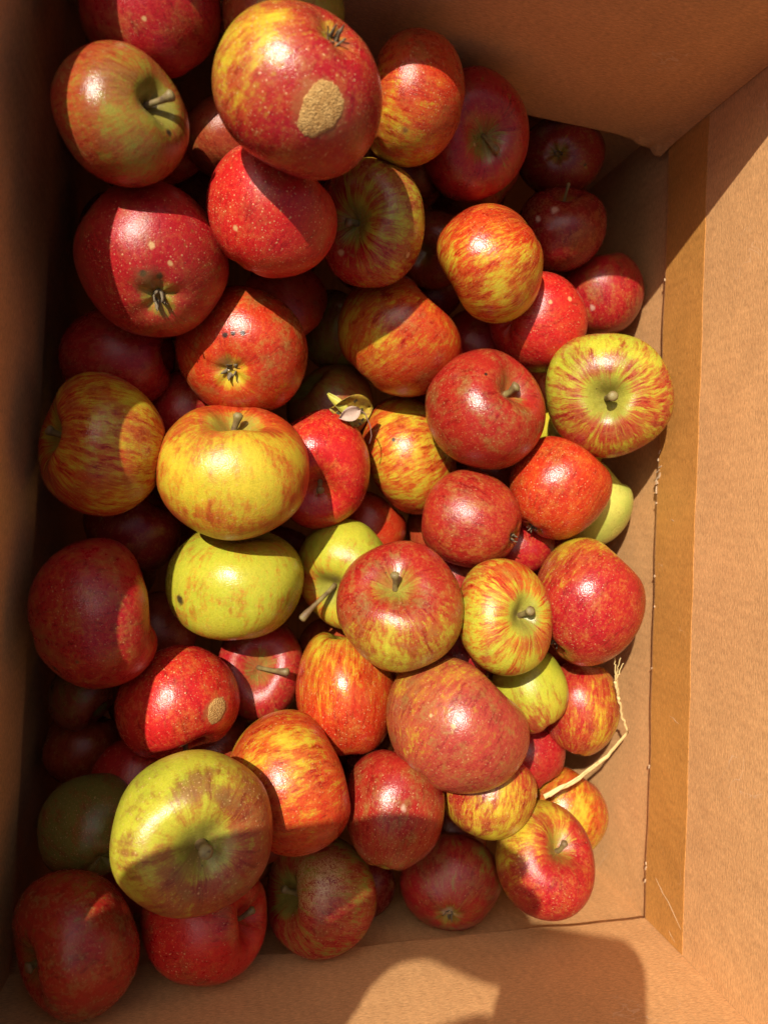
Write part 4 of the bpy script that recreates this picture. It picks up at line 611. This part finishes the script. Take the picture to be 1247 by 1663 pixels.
71: {'loc': (0.10273, -0.15738, -0.03325), 'M': ((0.8617, 0.1249, 0.4918), (-0.265, 0.9374, 0.2262), (-0.4327, -0.3252, 0.8408)), 'shape': {'hr': 0.8526, 'R': 0.0225, 'taper': 0.0548, 'lobe': 0.0159, 'p5': 4.4954, 'p2': 5.6468, 'p1': 2.1027, 'e2': 0.0054, 'e1': 0.0667, 'cw': 0.3758, 'cd': 0.4084, 'bd': 0.1676, 'tl': 0.0545, 'bump': 0.0281, 'q': (0.7496, 0.0934, 0.6553), 'f': 1.0977}, 'pole': '', 'view': ((0.75, 0.093, 0.655), (-0.098, 0.995, -0.029), (-0.655, -0.043, 0.755)), 'spots': ()},
72: {'loc': (0.02169, -0.21126, -0.02177), 'M': ((0.7463, -0.2877, 0.6002), (0.6575, 0.4589, -0.5975), (-0.1035, 0.8406, 0.5316)), 'shape': {'hr': 1.0309, 'R': 0.0197, 'taper': 0.079, 'lobe': 0.014, 'p5': 4.2067, 'p2': 0.727, 'p1': 2.4345, 'e2': 0.0068, 'e1': 0.0655, 'cw': 0.3447, 'cd': 0.5407, 'bd': 0.1674, 'tl': 0.0379, 'bump': 0.0267, 'q': (0.7218, -0.2496, 0.6455), 'f': 1.0815}, 'pole': '', 'view': ((0.722, -0.25, 0.646), (0.677, 0.062, -0.733), (0.143, 0.966, 0.214)), 'spots': ()},
73: {'loc': (0.01954, 0.15825, 0.02098), 'M': ((-0.6153, -0.7821, 0.0984), (0.7561, -0.6209, -0.207), (0.223, -0.053, 0.9734)), 'shape': {'hr': 0.9013, 'R': 0.0202, 'taper': 0.0449, 'lobe': 0.0082, 'p5': 3.3696, 'p2': 2.0216, 'p1': 4.0685, 'e2': 0.0156, 'e1': 0.0102, 'cw': 0.3876, 'cd': 0.4865, 'bd': 0.1306, 'tl': -0.012, 'bump': 0.0195, 'q': (-0.5306, -0.8335, 0.1541), 'f': 1.0777}, 'pole': '', 'view': ((-0.531, -0.834, 0.154), (0.847, -0.516, 0.128), (-0.028, 0.199, 0.98)), 'spots': ()}
}

# id: (label, cover, stripe, red, ground, pale direction (image right, image up, towards camera, amount), dots, dull)
LOOK = {
1: ('large red apple with an oval tan corky scab, topmost of the pile', 0.82, .25, 'C', 'Y', (-.75, .6, 0, .75), .9, .1),
2: ('dark red apple in shade against the box at the top left corner', .92, .2, 'C', 'O', (.5, -.6, 0, .35), .3, .2),
3: ('olive red apple with a thick curved stem and one small dark bruise', 0.74, .2, 'T', 'V', (.3, .1, .6, .6), .3, 0.6),
4: ('shaded orange red apple tucked behind the olive apple with a curved stem', .8, .3, 'R', 'O', (0, 0, 0, 0), .3, .3),
5: ('dark apple deep in the gap left of the scabbed topmost apple', .9, .2, 'B', 'O', (0, 0, 0, 0), .2, .3),
6: ('dim apple peeping out above the scabbed topmost apple at the top edge', .6, .4, 'B', 'V', (.8, .2, 0, .6), .3, .4),
7: ('orange apple with yellow bands, right of the topmost scabbed apple', 0.72, .55, 'R', 'Y', (-.35, -.35, .1, .35), .8, .25),
8: ('bright red freckled apple half shaded, directly below the scabbed topmost apple', 1.0, .2, 'S', 'O', (0, 0, 0, 0), 1.3, 0.1),
9: ('red apple with yellow green streaks and a dark sunken stem, below the banded orange apple', 0.66, .85, 'C', 'G', (.5, .3, .2, .35), .4, 0.4),
10: ('deep red apple with a stem in a yellowish hollow, touching the far flap', 0.84, 0.8, 'C', 'V', (.3, -.3, .1, .12), .6, .1),
11: ('dim red brown apple with a greenish calyx hollow, partly under the far flap', .88, .3, 'D', 'V', (0, 0, 1, .25), .3, .3),
12: ('dark red apple with an upright stem on its top edge, near the far right corner', 1.0, .2, 'D', 'O', (0, 0, 0, 0), .4, .1),
13: ('red apple with a small pale nick, wedged against the right wall in shade', 1.0, .25, 'C', 'Y', (.1, -.9, 0, .35), .4, 0.3),
14: ('narrow orange apple with diagonal yellow streaks lit by the sun', 0.64, .9, 'R', 'Y', (.1, -.35, .1, .3), .5, .0),
15: ('pinkish red apple with its calyx in shadow, behind the yellow green striped apple', 1.0, .2, 'S', 'O', (0, 0, 0, 0), .7, .05),
16: ('big red apple with pale calyx tips and two black pits beside it', 0.88, .2, 'C', 'V', (.35, -.75, 0, .5), .7, .1),
17: ('orange red apple with a brown calyx and a row of dark specks', 0.86, .3, 'R', 'Y', (.1, -.6, 0, .35), 0.3, 0.4),
18: ('smooth orange red apple half hidden behind the apple with dark specks', .85, .2, 'R', 'O', (.3, -.5, 0, .3), .3, .2),
19: ('reddish olive apple cut by a diagonal shadow, in the middle of the upper half', 0.78, 0.5, 'R', 'Y', (-.4, .2, .4, .35), .3, 0.4),
20: ('dark olive apple deep in the gap left of the diagonally shadowed apple', .45, .4, 'B', 'V', (0, 0, 0, 0), .3, .4),
21: ('small glimpse of a red apple in the gap under the diagonally streaked apple', 1.0, .3, 'C', 'O', (0, 0, 0, 0), .4, .2),
22: ('round deep red apple with its stem hollow at the upper right', 0.95, .35, 'T', 'V', (-.6, .4, 0, .2), 0.45, 0.5),
23: ('yellow green apple with radiating red stripes, against the right flap', 0.56, .92, 'C', 'G', (-.1, .35, .1, .3), .6, 0.2),
24: ('sliver of a yellow apple between the deep red and the striped yellow green apple', .2, .3, 'R', 'Y', (0, 0, 0, 0), .3, .1),
25: ('orange red apple with a small black calyx at its lower left, near the right wall', 0.88, .4, 'R', 'Y', (.4, -.5, 0, .2), .8, .05),
26: ('pale green apple mostly hidden, touching the right wall', .02, .2, 'P', 'L', (0, 0, 0, 0), .4, .0),
27: ('yellow striped apple with a dark stem pointing at the left flap', 0.6, .8, 'R', 'Y', (.2, .2, .3, .2), .3, 0.3),
28: ('very dark red apple in full shade by the left flap', 1.1, .2, 'C', 'O', (0, 0, 0, 0), .4, .1),
29: ('large sunlit yellow apple mottled with red, stem at its top edge', 0.72, 0.3, 'R', 'Y', (-.1, .0, .6, .75), .4, .1),
30: ('shiny crimson apple with a deep pale stem hollow at its bottom', 1.06, .3, 'S', 'Y', (.1, -.6, 0, .15), .7, .0),
31: ('yellow apple with orange streaks and one tiny black speck, in the centre', 0.7, .85, 'R', 'Y', (.1, .2, .5, .35), .5, .0),
32: ('shaded olive red apple under the yellowed leaf', .55, .4, 'B', 'V', (0, 0, 0, 0), .3, .4),
34: ('red apple with a pinched calyx at its lower right, under the round deep red one', 0.92, .3, 'T', 'Y', (.3, .5, 0, .15), 0.45, 0.25),
35: ('red apple low in the gap under the pinched red apple', 1.05, .2, 'C', 'Y', (0, 0, 0, 0), .4, .1),
36: ('plump yellow green apple below the large yellow one, with hardly any red', 0.32, 0.5, 'R', 'G', (0, 0, 0, 0), .3, .08),
37: ('yellow green apple with a long slanting pale stem', 0.36, .6, 'R', 'G', (.4, .5, .1, .4), .3, .15),
38: ('shaded orange apple in the gap right of the crimson apple with a deep hollow', .85, .3, 'R', 'O', (0, 0, 0, 0), .3, .3),
39: ('brownish red apple with a stem on top, yellow low down, in the centre', 0.74, 0.35, 'T', 'G', (0, -.75, .15, .55), .7, 0.6),
40: ('yellow green apple with thin red streaks running to a stubby stem on its right', 0.56, .9, 'R', 'G', (-.1, -.3, .2, .2), .6, 0.3),
41: ('red and orange blushed apple with a black calyx, against the right wall', 0.88, .25, 'C', 'Y', (-.35, .75, 0, .85), .6, .05),
42: ('dark crimson apple by the left flap with one bright sunlit strip', 0.98, .3, 'C', 'Y', (0, -.5, 0, .15), .5, 0.25),
43: ('dark red apple sunk in shade below the yellow striped apple', 1.0, .2, 'D', 'O', (0, 0, 0, 0), .3, .2),
44: ('bright red apple with a small round tan scab', 1.15, .2, 'S', 'Y', (0, 0, 0, 0), .8, .0),
45: ('red apple with a long brown stem pointing right, below the plump yellow green one', .82, .6, 'C', 'V', (.3, -.3, 0, .3), .6, .2),
46: ('orange apple with a yellow shoulder, left of the large pinkish apple', 0.74, .55, 'R', 'Y', (-.1, .75, .1, .6), .7, .05),
47: ('large dusty pinkish apple near the lower right, resting on several others', 0.76, 0.2, 'P', 'Y', (-.6, .5, .1, .35), 0.45, 0.6),
48: ('yellow green apple with a red lower edge, right of the large pinkish apple', 0.36, .5, 'C', 'G', (.1, .8, .1, .6), .5, .05),
49: ('red and yellow apple behind the frayed end of the straw', .72, .5, 'C', 'Y', (.5, -.3, .1, .35), .5, .1),
50: ('pink red apple squeezed between the large pinkish apple and the straw', 1.05, .15, 'C', 'O', (0, 0, 0, 0), .6, .0),
51: ('red apple streaked with yellow underneath, below the large pinkish apple', .64, .7, 'C', 'Y', (.1, -.7, .1, .5), .6, .05),
52: ('yellow apple with a red cheek under the lower end of the straw', 0.5, .4, 'R', 'Y', (-.5, -.5, .2, .5), .5, .0),
53: ('red apple with a yellow patch, a deep stem crease and pale dots', .78, .5, 'C', 'Y', (-.5, .6, .1, .95), 1.2, .05),
54: ('dark red apple with a ringed pale speck, lower left of the large pinkish apple', 0.88, .4, 'T', 'V', (0, -.8, 0, .5), .6, 0.4),
55: ('orange apple with broken yellow streaks, beside the big olive yellow one', 0.76, .7, 'R', 'Y', (-.2, .4, .3, .4), .6, .0),
56: ('big olive yellow apple with a thick grey stem, its lower half in shadow', 0.58, .3, 'B', 'G', (-.7, .6, .2, .6), 1.0, 0.55),
57: ('dark red apple in shade behind the big olive yellow one', 1.1, .2, 'C', 'O', (0, 0, 0, 0), .3, .1),
58: ('dark greenish brown apple in deep shade under the dark crimson one', .6, .3, 'D', 'K', (-.3, .6, 0, .3), .3, .5),
59: ('dark green apple in deep shade by the left flap', .35, .4, 'D', 'K', (0, 0, 0, 0), .5, .3),
60: ('brown red apple with a pale stem at its left, in the bottom left corner', 0.8, .45, 'T', 'V', (.2, .3, .3, .15), .4, 0.6),
61: ('red apple with a cracked stem hollow on its right, along the near flap', 1.1, .2, 'S', 'O', (0, 0, 0, 0), 1.0, 0.25),
62: ('striped brown red apple with web-like russet scars by its stem hollow', 0.62, .8, 'C', 'V', (.2, .5, .2, .3), .5, .3),
63: ('dark red apple in the gap right of the russet scarred apple', 1.0, .2, 'D', 'O', (0, 0, 0, 0), .3, .3),
66: ('dim brownish apple peeping out below the deep red apple with a yellowish hollow', .8, .3, 'B', 'V', (0, 0, 0, 0), .3, .4),
64: ('dark maroon apple with olive streaks, calyx down against the near flap', 0.72, .8, 'C', 'V', (.3, .1, .1, .2), .4, 0.4),
}
GROUP = 'apples in the cardboard box'
DEEP_LABEL = 'dark red apple buried in deep shade below the top layer'
DEEP_GROUP = 'apples buried deep in the box'
# id: (length, bend (image right, image up), thickness, knob)
STEMS = {3: (.62, (.3, .15), .062, 1.5), 37: (1.0, (-.35, -.35), .05, 1.5), 45: (.75, (.75, -.1), .05, 1.5), 44: (.62, (0, -.2), .05, 1.3), 12: (.55, (.1, .15), .034, 1.3),
 56: (.42, (0, .1), .085, 1.1), 23: (.46, (.12, .12), .062, 1.35), 10: (.48, (.3, -.45), .046, 1.3), 27: (.40, (-.1, .2), .055, 1.4), 61: (.5, (.2, .3), .055, 1.3),
 29: (.36, (.1, .2), .052, 1.3), 39: (.40, (0, .25), .05, 1.5), 9: (.40, (0, 0), .06, 1.2), 40: (.42, (-.1, .1), .06, 1.4), 62: (.42, (0, .2), .06, 1.2), 22: (.34, (.2, .1), .07, 1.4),
 60: (.30, (.2, .1), .06, 1.5), 53: (.40, (0, .1), .055, 1.2), 30: (.32, (.1, -.15), .05, 1.5)}

for i, P in POSE.items():
    look = LOOK.get(i)
    A = P['shape']; rnd = random.Random(i * 7 + 1)
    V = surf(TH, PH, A).reshape(-1, 3)
    deep = look is None
    if deep: look = ('', rnd.uniform(.85, 1.1), .3, rnd.choice('CBD'), 'O', (0, 0, 0, 0), .3, .2)
    label, cover, stripe, red, ground, pd, dots_, dull = look
    vx, vy, vz = (Vector(w) for w in P['view'])
    pale = vx * pd[0] + vy * pd[1] + vz * pd[2]
    if pale.length > 0: pale = pale.normalized() * pd[3]
    spots = [s for s in P['spots']]
    mat = apple_mat(i, (cover, stripe, red, ground, tuple(pale), dots_, dull), spots)
    ap = obj('apple', V, GF, mat, None, True, {'dir': DIRS})
    ap.matrix_world = Matrix.Translation(P['loc']) @ Matrix(P['M']).to_4x4()
    tag(ap, DEEP_LABEL if deep else label, 'apple', DEEP_GROUP if deep else GROUP)
    if P['pole'] == 'S' and i in STEMS:
        L, b, th, kn = STEMS.get(i, (.45, (.1, .1), .052, 1.4))
        add_stem(ap, A, L, vx * b[0] + vy * b[1], th, kn)
    elif P['pole'] == 'C' and i not in (54, 15):
        add_calyx(ap, A, rnd)
    for s in spots:
        if s[0] == 'scab': add_scab(ap, A, s[1:4], s[4], s[5], rnd)
# ------------------------------------------------------------------ straw
def bez(pts, n=10):
    out = []
    for i in range(len(pts) - 1):
        for k in range(n): out.append(Vector(pts[i]).lerp(Vector(pts[i + 1]), k / n))
    out.append(Vector(pts[-1])); return out
sroot = empty('straw', (.2555, -.1385, .001))
tag(sroot, 'bent dry straw with a frayed end, lying between the apples and the right wall', 'straw')
def strand(name, pts, r0, r1, flat=.45, jit=.0004, par=None, seed=1):
    r = random.Random(seed); P = bez(pts, 6); n = len(P)
    P = [p + Vector((r.uniform(-jit, jit), r.uniform(-jit, jit), r.uniform(-jit, jit))) - sroot.location for p in P]
    V, Fc = tube(P, [r0 + (r1 - r0) * i / (n - 1) for i in range(n)], 8, flat)
    return obj(name, V, Fc, M_STRAW, par or sroot)
stalk = strand('stalk', [(.1900, -.1690, .024), (.2110, -.1585, .0245), (.2330, -.1480, .0175), (.2555, -.1385, .0010)], .0016, .0010, .5, .0003)
strand('sliver', [(.1925, -.1676, .0262), (.2110, -.1562, .0262), (.2250, -.1500, .021)], .0007, .0004, .5, .0003, stalk, 4)
strand('upper_stalk', [(.2555, -.1385, .001), (.2500, -.1290, .004), (.2455, -.1200, .008), (.2425, -.1140, .0105)], .0008, .0011, .5, .0005, None, 2)
strand('upper_stalk', [(.2437, -.1165, .0095), (.2405, -.1080, .013), (.2375, -.1020, .015)], .0011, .0018, .4, .0003, None, 3)
for k, (dx, dy, dz) in enumerate(((-.0045, .016, .006), (-.0015, .0155, .007), (.0015, .0125, .006), (-.003, .011, .0075))):
    strand('frayed_fibre', [(.2378, -.1025, .015), (.2378 + dx * .5, -.1025 + dy * .5, .0150 + dz * .5), (.2378 + dx, -.1025 + dy, .015 + dz)], .0008, .0003, .6, .0003, None, 10 + k)

# ------------------------------------------------------------------ yellowed leaf and dry bract
def leaf_mat():
    m, t, p = new_mat('yellowed_leaf')
    co = t.new('ShaderNodeTexCoord').outputs['Object']
    n1 = t.noise(co, 160, 3, .6); n2 = t.noise(co, 420, 3, .6)
    c = t.mix(t.step(n2, .35, .65), (.38, .28, .025), (.28, .14, .02))
    c = t.mix(t.step(n1, .56, .62), c, (.05, .045, .02))
    t.put(p.inputs['Base Color'], c); p.inputs['Roughness'].default_value = .45
    t.put(p.inputs['Normal'], t.bump(n2, .4, .0005))
    return m
M_LEAF = leaf_mat()
def blade(name, base, tip, width, up, cup, mat, parent=None, nu=14, nv=8, thick=.0004, twist=0):
    """a leaf blade with thickness, from base to tip (Vectors in the parent's space)"""
    ax = tip - base; L = ax.length; ax.normalize(); side0 = ax.cross(up).normalized(); nrm0 = side0.cross(ax)
    V, Fc = [], []
    for lay in (0, 1):
        for i in range(nu + 1):
            s = i / nu; w = width * (math.sin(math.pi * min(1, s * .97 + .03)) ** .75)
            a = twist * (s - .5); side = side0 * math.cos(a) + nrm0 * math.sin(a); nrm = nrm0 * math.cos(a) - side0 * math.sin(a)
            for j in range(nv + 1):
                v = j / nv * 2 - 1
                p = base + ax * (L * s) + side * (w * v) + nrm * (cup * width * (v * v) + .15 * L * math.sin(s * 3.0) + .04 * width * math.sin(v * 7 + s * 9)) - nrm * (thick * lay)
                V.append(p)
    k = nv + 1; n0 = (nu + 1) * k
    for i in range(nu):
        for j in range(nv):
            a = i * k + j; Fc.append((a, a + 1, a + k + 1, a + k)); a += n0; Fc.append((a, a + k, a + k + 1, a + 1))
    for i in range(nu):
        for j in (0, nv):
            a = i * k + j; Fc.append((a, a + k, a + k + n0, a + n0))
    return obj(name, V, Fc, mat, parent)
lroot = empty('leaf', (.0665, .0545, -.004)); lroot.scale = (.85, .85, .85)
tag(lroot, 'curled yellow leaf with black blotches, caught between the middle apples', 'leaf')
lroot.location = (.0665, .0545, -.004)
lo = Vector((.076, .058, -.004))
blade('blade', Vector((.0640, .0590, .004)) - lo, Vector((.0930, .0640, -.006)) - lo, .0115, Vector((-.1, -.35, .9)), .45, M_LEAF, lroot)
blade('folded_blade', Vector((.0620, .0695, .002)) - lo, Vector((.0790, .0450, .004)) - lo, .0042, Vector((.5, .2, .8)), .5, plain('leaf_underside', (.40, .36, .05), .5, .35, 260), lroot, twist=.8)
broot = empty('dry_bract', (.0745, .0560, .010))
tag(broot, 'papery pinkish dry bract on a thin bent stalk, beside the yellow leaf', 'dry bract')
M_BRACT = plain('dry_bract', (.42, .29, .22), .7, .35, 380)
lo = Vector((.0745, .0560, .010))
broot.location = (.0690, .0535, .008)
blade('bract', Vector((.0665, .0520, .012)) - lo, Vector((.0785, .0580, .010)) - lo, .0042, Vector((-.1, -.2, .95)), .55, M_BRACT, broot, 10, 6)
V, Fc = tube([Vector(p) - lo for p in ((.0780, .0580, .010), (.0815, .0560, .011), (.0850, .0490, .011), (.0862, .0430, .010), (.0855, .0385, .008))], [.0003, .0003, .0003, .0003, .0004], 8)
obj('thin_stalk', V, Fc, plain('dry_stalk', (.20, .10, .07), .7, .3, 500), broot)
# ------------------------------------------------------------------ the photographer's phone and hand, whose shadow falls into the box
M_PHONE = plain('phone_case', (.02, .02, .022), .4, .1, 200)
M_GLASS = plain('phone_glass', (.01, .01, .012), .08, .0, 50, .6, 0)
ph = empty('smartphone', (.047, -.064, .458)); tag(ph, 'black smartphone held flat over the open box', 'smartphone')
ph.rotation_euler = (0, 0, math.radians(-10))
def slab(w, h, z0, z1, r, bev):
    V, Fc = [], []; ring = []
    for cx_, cy_, a0 in ((-r, -r, 0), (-w + r, -r, 90), (-w + r, -h + r, 180), (-r, -h + r, 270)):
        for k in range(9):
            a = math.radians(a0 + k * 11.25); ring.append((cx_, cy_, math.cos(a), math.sin(a)))
    n = len(ring)
    for z, rr in ((z0, r - bev), (z0 + bev, r), (z1 - bev, r), (z1, r - bev)):
        for cx_, cy_, c, s in ring: V.append((cx_ + c * rr, cy_ + s * rr, z))
    for i in range(3):
        for k in range(n): Fc.append((i * n + k, i * n + (k + 1) % n, (i + 1) * n + (k + 1) % n, (i + 1) * n + k))
    Fc += [tuple(range(n))[::-1], tuple(3 * n + k for k in range(n))]
    return V, Fc
V, Fc = slab(.083, .165, 0, .0085, .014, .0015); obj('case', V, Fc, M_PHONE, ph, smooth=False)
V, Fc = slab(.077, .159, .0086, .0092, .012, .0002); V = [(x - .003, y - .003, z) for x, y, z in V]; obj('screen', V, Fc, M_GLASS, ph, smooth=False)
V, Fc = slab(.030, .032, -.0022, .0002, .008, .0008); V = [(x - .045, y - .006, z) for x, y, z in V]; cb = obj('camera_bump', V, Fc, M_PHONE, ph, smooth=False)
for lx, ly in ((-.053, -.014), (-.067, -.014), (-.053, -.029)):
    V, Fc = tube([Vector((lx, ly, -.0036)), Vector((lx, ly, -.002))], [.0052, .0055], 20); obj('lens', V, Fc, M_GLASS, cb, smooth=False)
M_SKIN = plain('skin', (.48, .26, .17), .55, .12, 90)
def person():
    W = Vector((-.222, -.042, .470))
    V = [W, Vector((-.150, .003, .462)), Vector((-.150, -.072, .464)), Vector((-.285, -.085, .486)), Vector((-.365, -.130, .512)), Vector((-.47, -.190, .55))]
    R_ = [(.038, .023), (.030, .015), (.033, .017), (.044, .029), (.050, .040), (.054, .046)]
    E = [(0, 1), (0, 2), (0, 3), (3, 4), (4, 5)]
    def finger(root, pts, r):
        prev = root
        for i, p in enumerate(pts):
            V.append(Vector(p)); rr = r * (1 - .08 * i); R_.append((rr, rr)); E.append((prev, len(V) - 1)); prev = len(V) - 1
    # four fingers close under the edge of the phone, the thumb lies on top
    finger(1, [(-.120, .010, .457), (-.086, .005, .4530), (-.052, -.008, .4505), (-.024, -.022, .4500)], .0120)
    finger(1, [(-.114, -.011, .456), (-.076, -.015, .4515), (-.042, -.030, .4485), (-.014, -.045, .4485)], .0125)
    finger(2, [(-.112, -.033, .456), (-.076, -.035, .4515), (-.047, -.048, .4485), (-.022, -.062, .4490)], .0122)
    finger(2, [(-.114, -.054, .457), (-.086, -.054, .4535), (-.056, -.066, .4505), (-.030, -.074, .4500)], .0135)
    finger(2, [(-.144, -.096, .468), (-.112, -.099, .474), (-.080, -.094, .478), (-.044, -.087, .4765)], .0135)
    me = bpy.data.meshes.new('person'); me.from_pydata(V, E, [])
    o = bpy.data.objects.new('person', me); COL.objects.link(o)
    sk = o.modifiers.new('skin', 'SKIN'); sk.use_smooth_shade = True
    for v, r in zip(me.skin_vertices[0].data, R_): v.radius = r
    me.skin_vertices[0].data[0].use_root = True
    o.modifiers.new('smooth', 'SUBSURF').render_levels = 2
    me.materials.append(M_SKIN)
    tag(o, 'bare forearm and hand of the person holding the phone over the box', 'person')
person()
DEEP = [(0.1457, -0.0920, -0.0176, 0.0220), (0.1597, -0.1054, -0.0575, 0.0220), (0.1289, 0.1468, -0.0536, 0.0220), (0.0696, 0.1696, -0.0179, 0.0295), (-0.0340, 0.1225, -0.0282, 0.0307), (-0.0112, 0.1768, -0.0179, 0.0277), (0.0532, -0.1767, -0.0439, 0.0273), (0.1059, 0.2156, -0.0424, 0.0284), (-0.0595, 0.2109, -0.0270, 0.0313), (-0.0519, -0.2259, -0.0331, 0.0309), (0.2242, -0.0775, -0.0409, 0.0262), (0.0040, 0.0146, -0.0503, 0.0300), (0.1393, -0.0466, -0.0328, 0.0267), (-0.0031, -0.1589, -0.0473, 0.0270), (0.0446, 0.2184, -0.0505, 0.0286), (0.1431, -0.1593, -0.0601, 0.0274), (-0.0658, 0.0423, -0.0469, 0.0284), (0.2210, 0.2029, -0.0651, 0.0312), (0.0498, -0.2285, -0.0628, 0.0262), (0.1617, -0.2227, -0.0659, 0.0263), (-0.0689, 0.1627, -0.0654, 0.0310), (-0.0064, 0.0851, -0.0605, 0.0265), (0.1780, 0.0296, -0.0566, 0.0268), (0.0337, -0.0442, -0.0708, 0.0294), (-0.0045, -0.2138, -0.0671, 0.0279), (-0.0109, 0.2068, -0.0744, 0.0290), (0.0304, 0.1650, -0.0721, 0.0267), (0.1785, 0.1599, -0.0636, 0.0293), (0.1568, 0.2195, -0.0695, 0.0264), (-0.0703, -0.0502, -0.0742, 0.0260), (0.2150, -0.1187, -0.0780, 0.0272), (0.1521, -0.0156, -0.0771, 0.0287), (0.2121, -0.0299, -0.0718, 0.0263), (0.2118, 0.1011, -0.0663, 0.0279), (0.1986, -0.1803, -0.0821, 0.0277), (0.1018, -0.1971, -0.0820, 0.0326), (-0.0718, 0.0967, -0.0780, 0.0277), (-0.0682, -0.1807, -0.0874, 0.0270), (0.1107, -0.0674, -0.0729, 0.0276), (0.1449, 0.0804, -0.0889, 0.0265), (-0.0393, -0.0035, -0.0882, 0.0318), (0.0697, 0.0279, -0.0908, 0.0270), (0.0883, 0.1757, -0.0828, 0.0272), (-0.0451, -0.1317, -0.0729, 0.0273)]
deep_meshes = []
for q in range(6):
    rnd = random.Random(900 + q)
    A = dict(hr=rnd.uniform(.84, .9), R=1.0, taper=.06, lobe=.02, p5=q, p2=q * 2, p1=q * 3, e2=.015, e1=.03, cw=.34, cd=.4, bd=.2, tl=.03, bump=.012, q=(1, 0, 0), f=1.0)
    mt = apple_mat(200 + q, (rnd.uniform(.85, 1.1), .3, 'CBD'[q % 3], 'O', (0, 0, 0), .3, .2), [])
    o = obj('apple', surf(TH, PH, A).reshape(-1, 3), GF, mt, None, True, {'dir': DIRS}); deep_meshes.append(o.data); bpy.data.objects.remove(o)
for k, (x, y, z_, r) in enumerate(DEEP):
    rnd = random.Random(k)
    o = bpy.data.objects.new('apple', deep_meshes[k % 6]); COL.objects.link(o)
    o.location = (x, y, z_); o.scale = (r, r, r); o.rotation_euler = (rnd.uniform(0, 6), rnd.uniform(0, 6), rnd.uniform(0, 6))
    tag(o, DEEP_LABEL, 'apple', DEEP_GROUP)
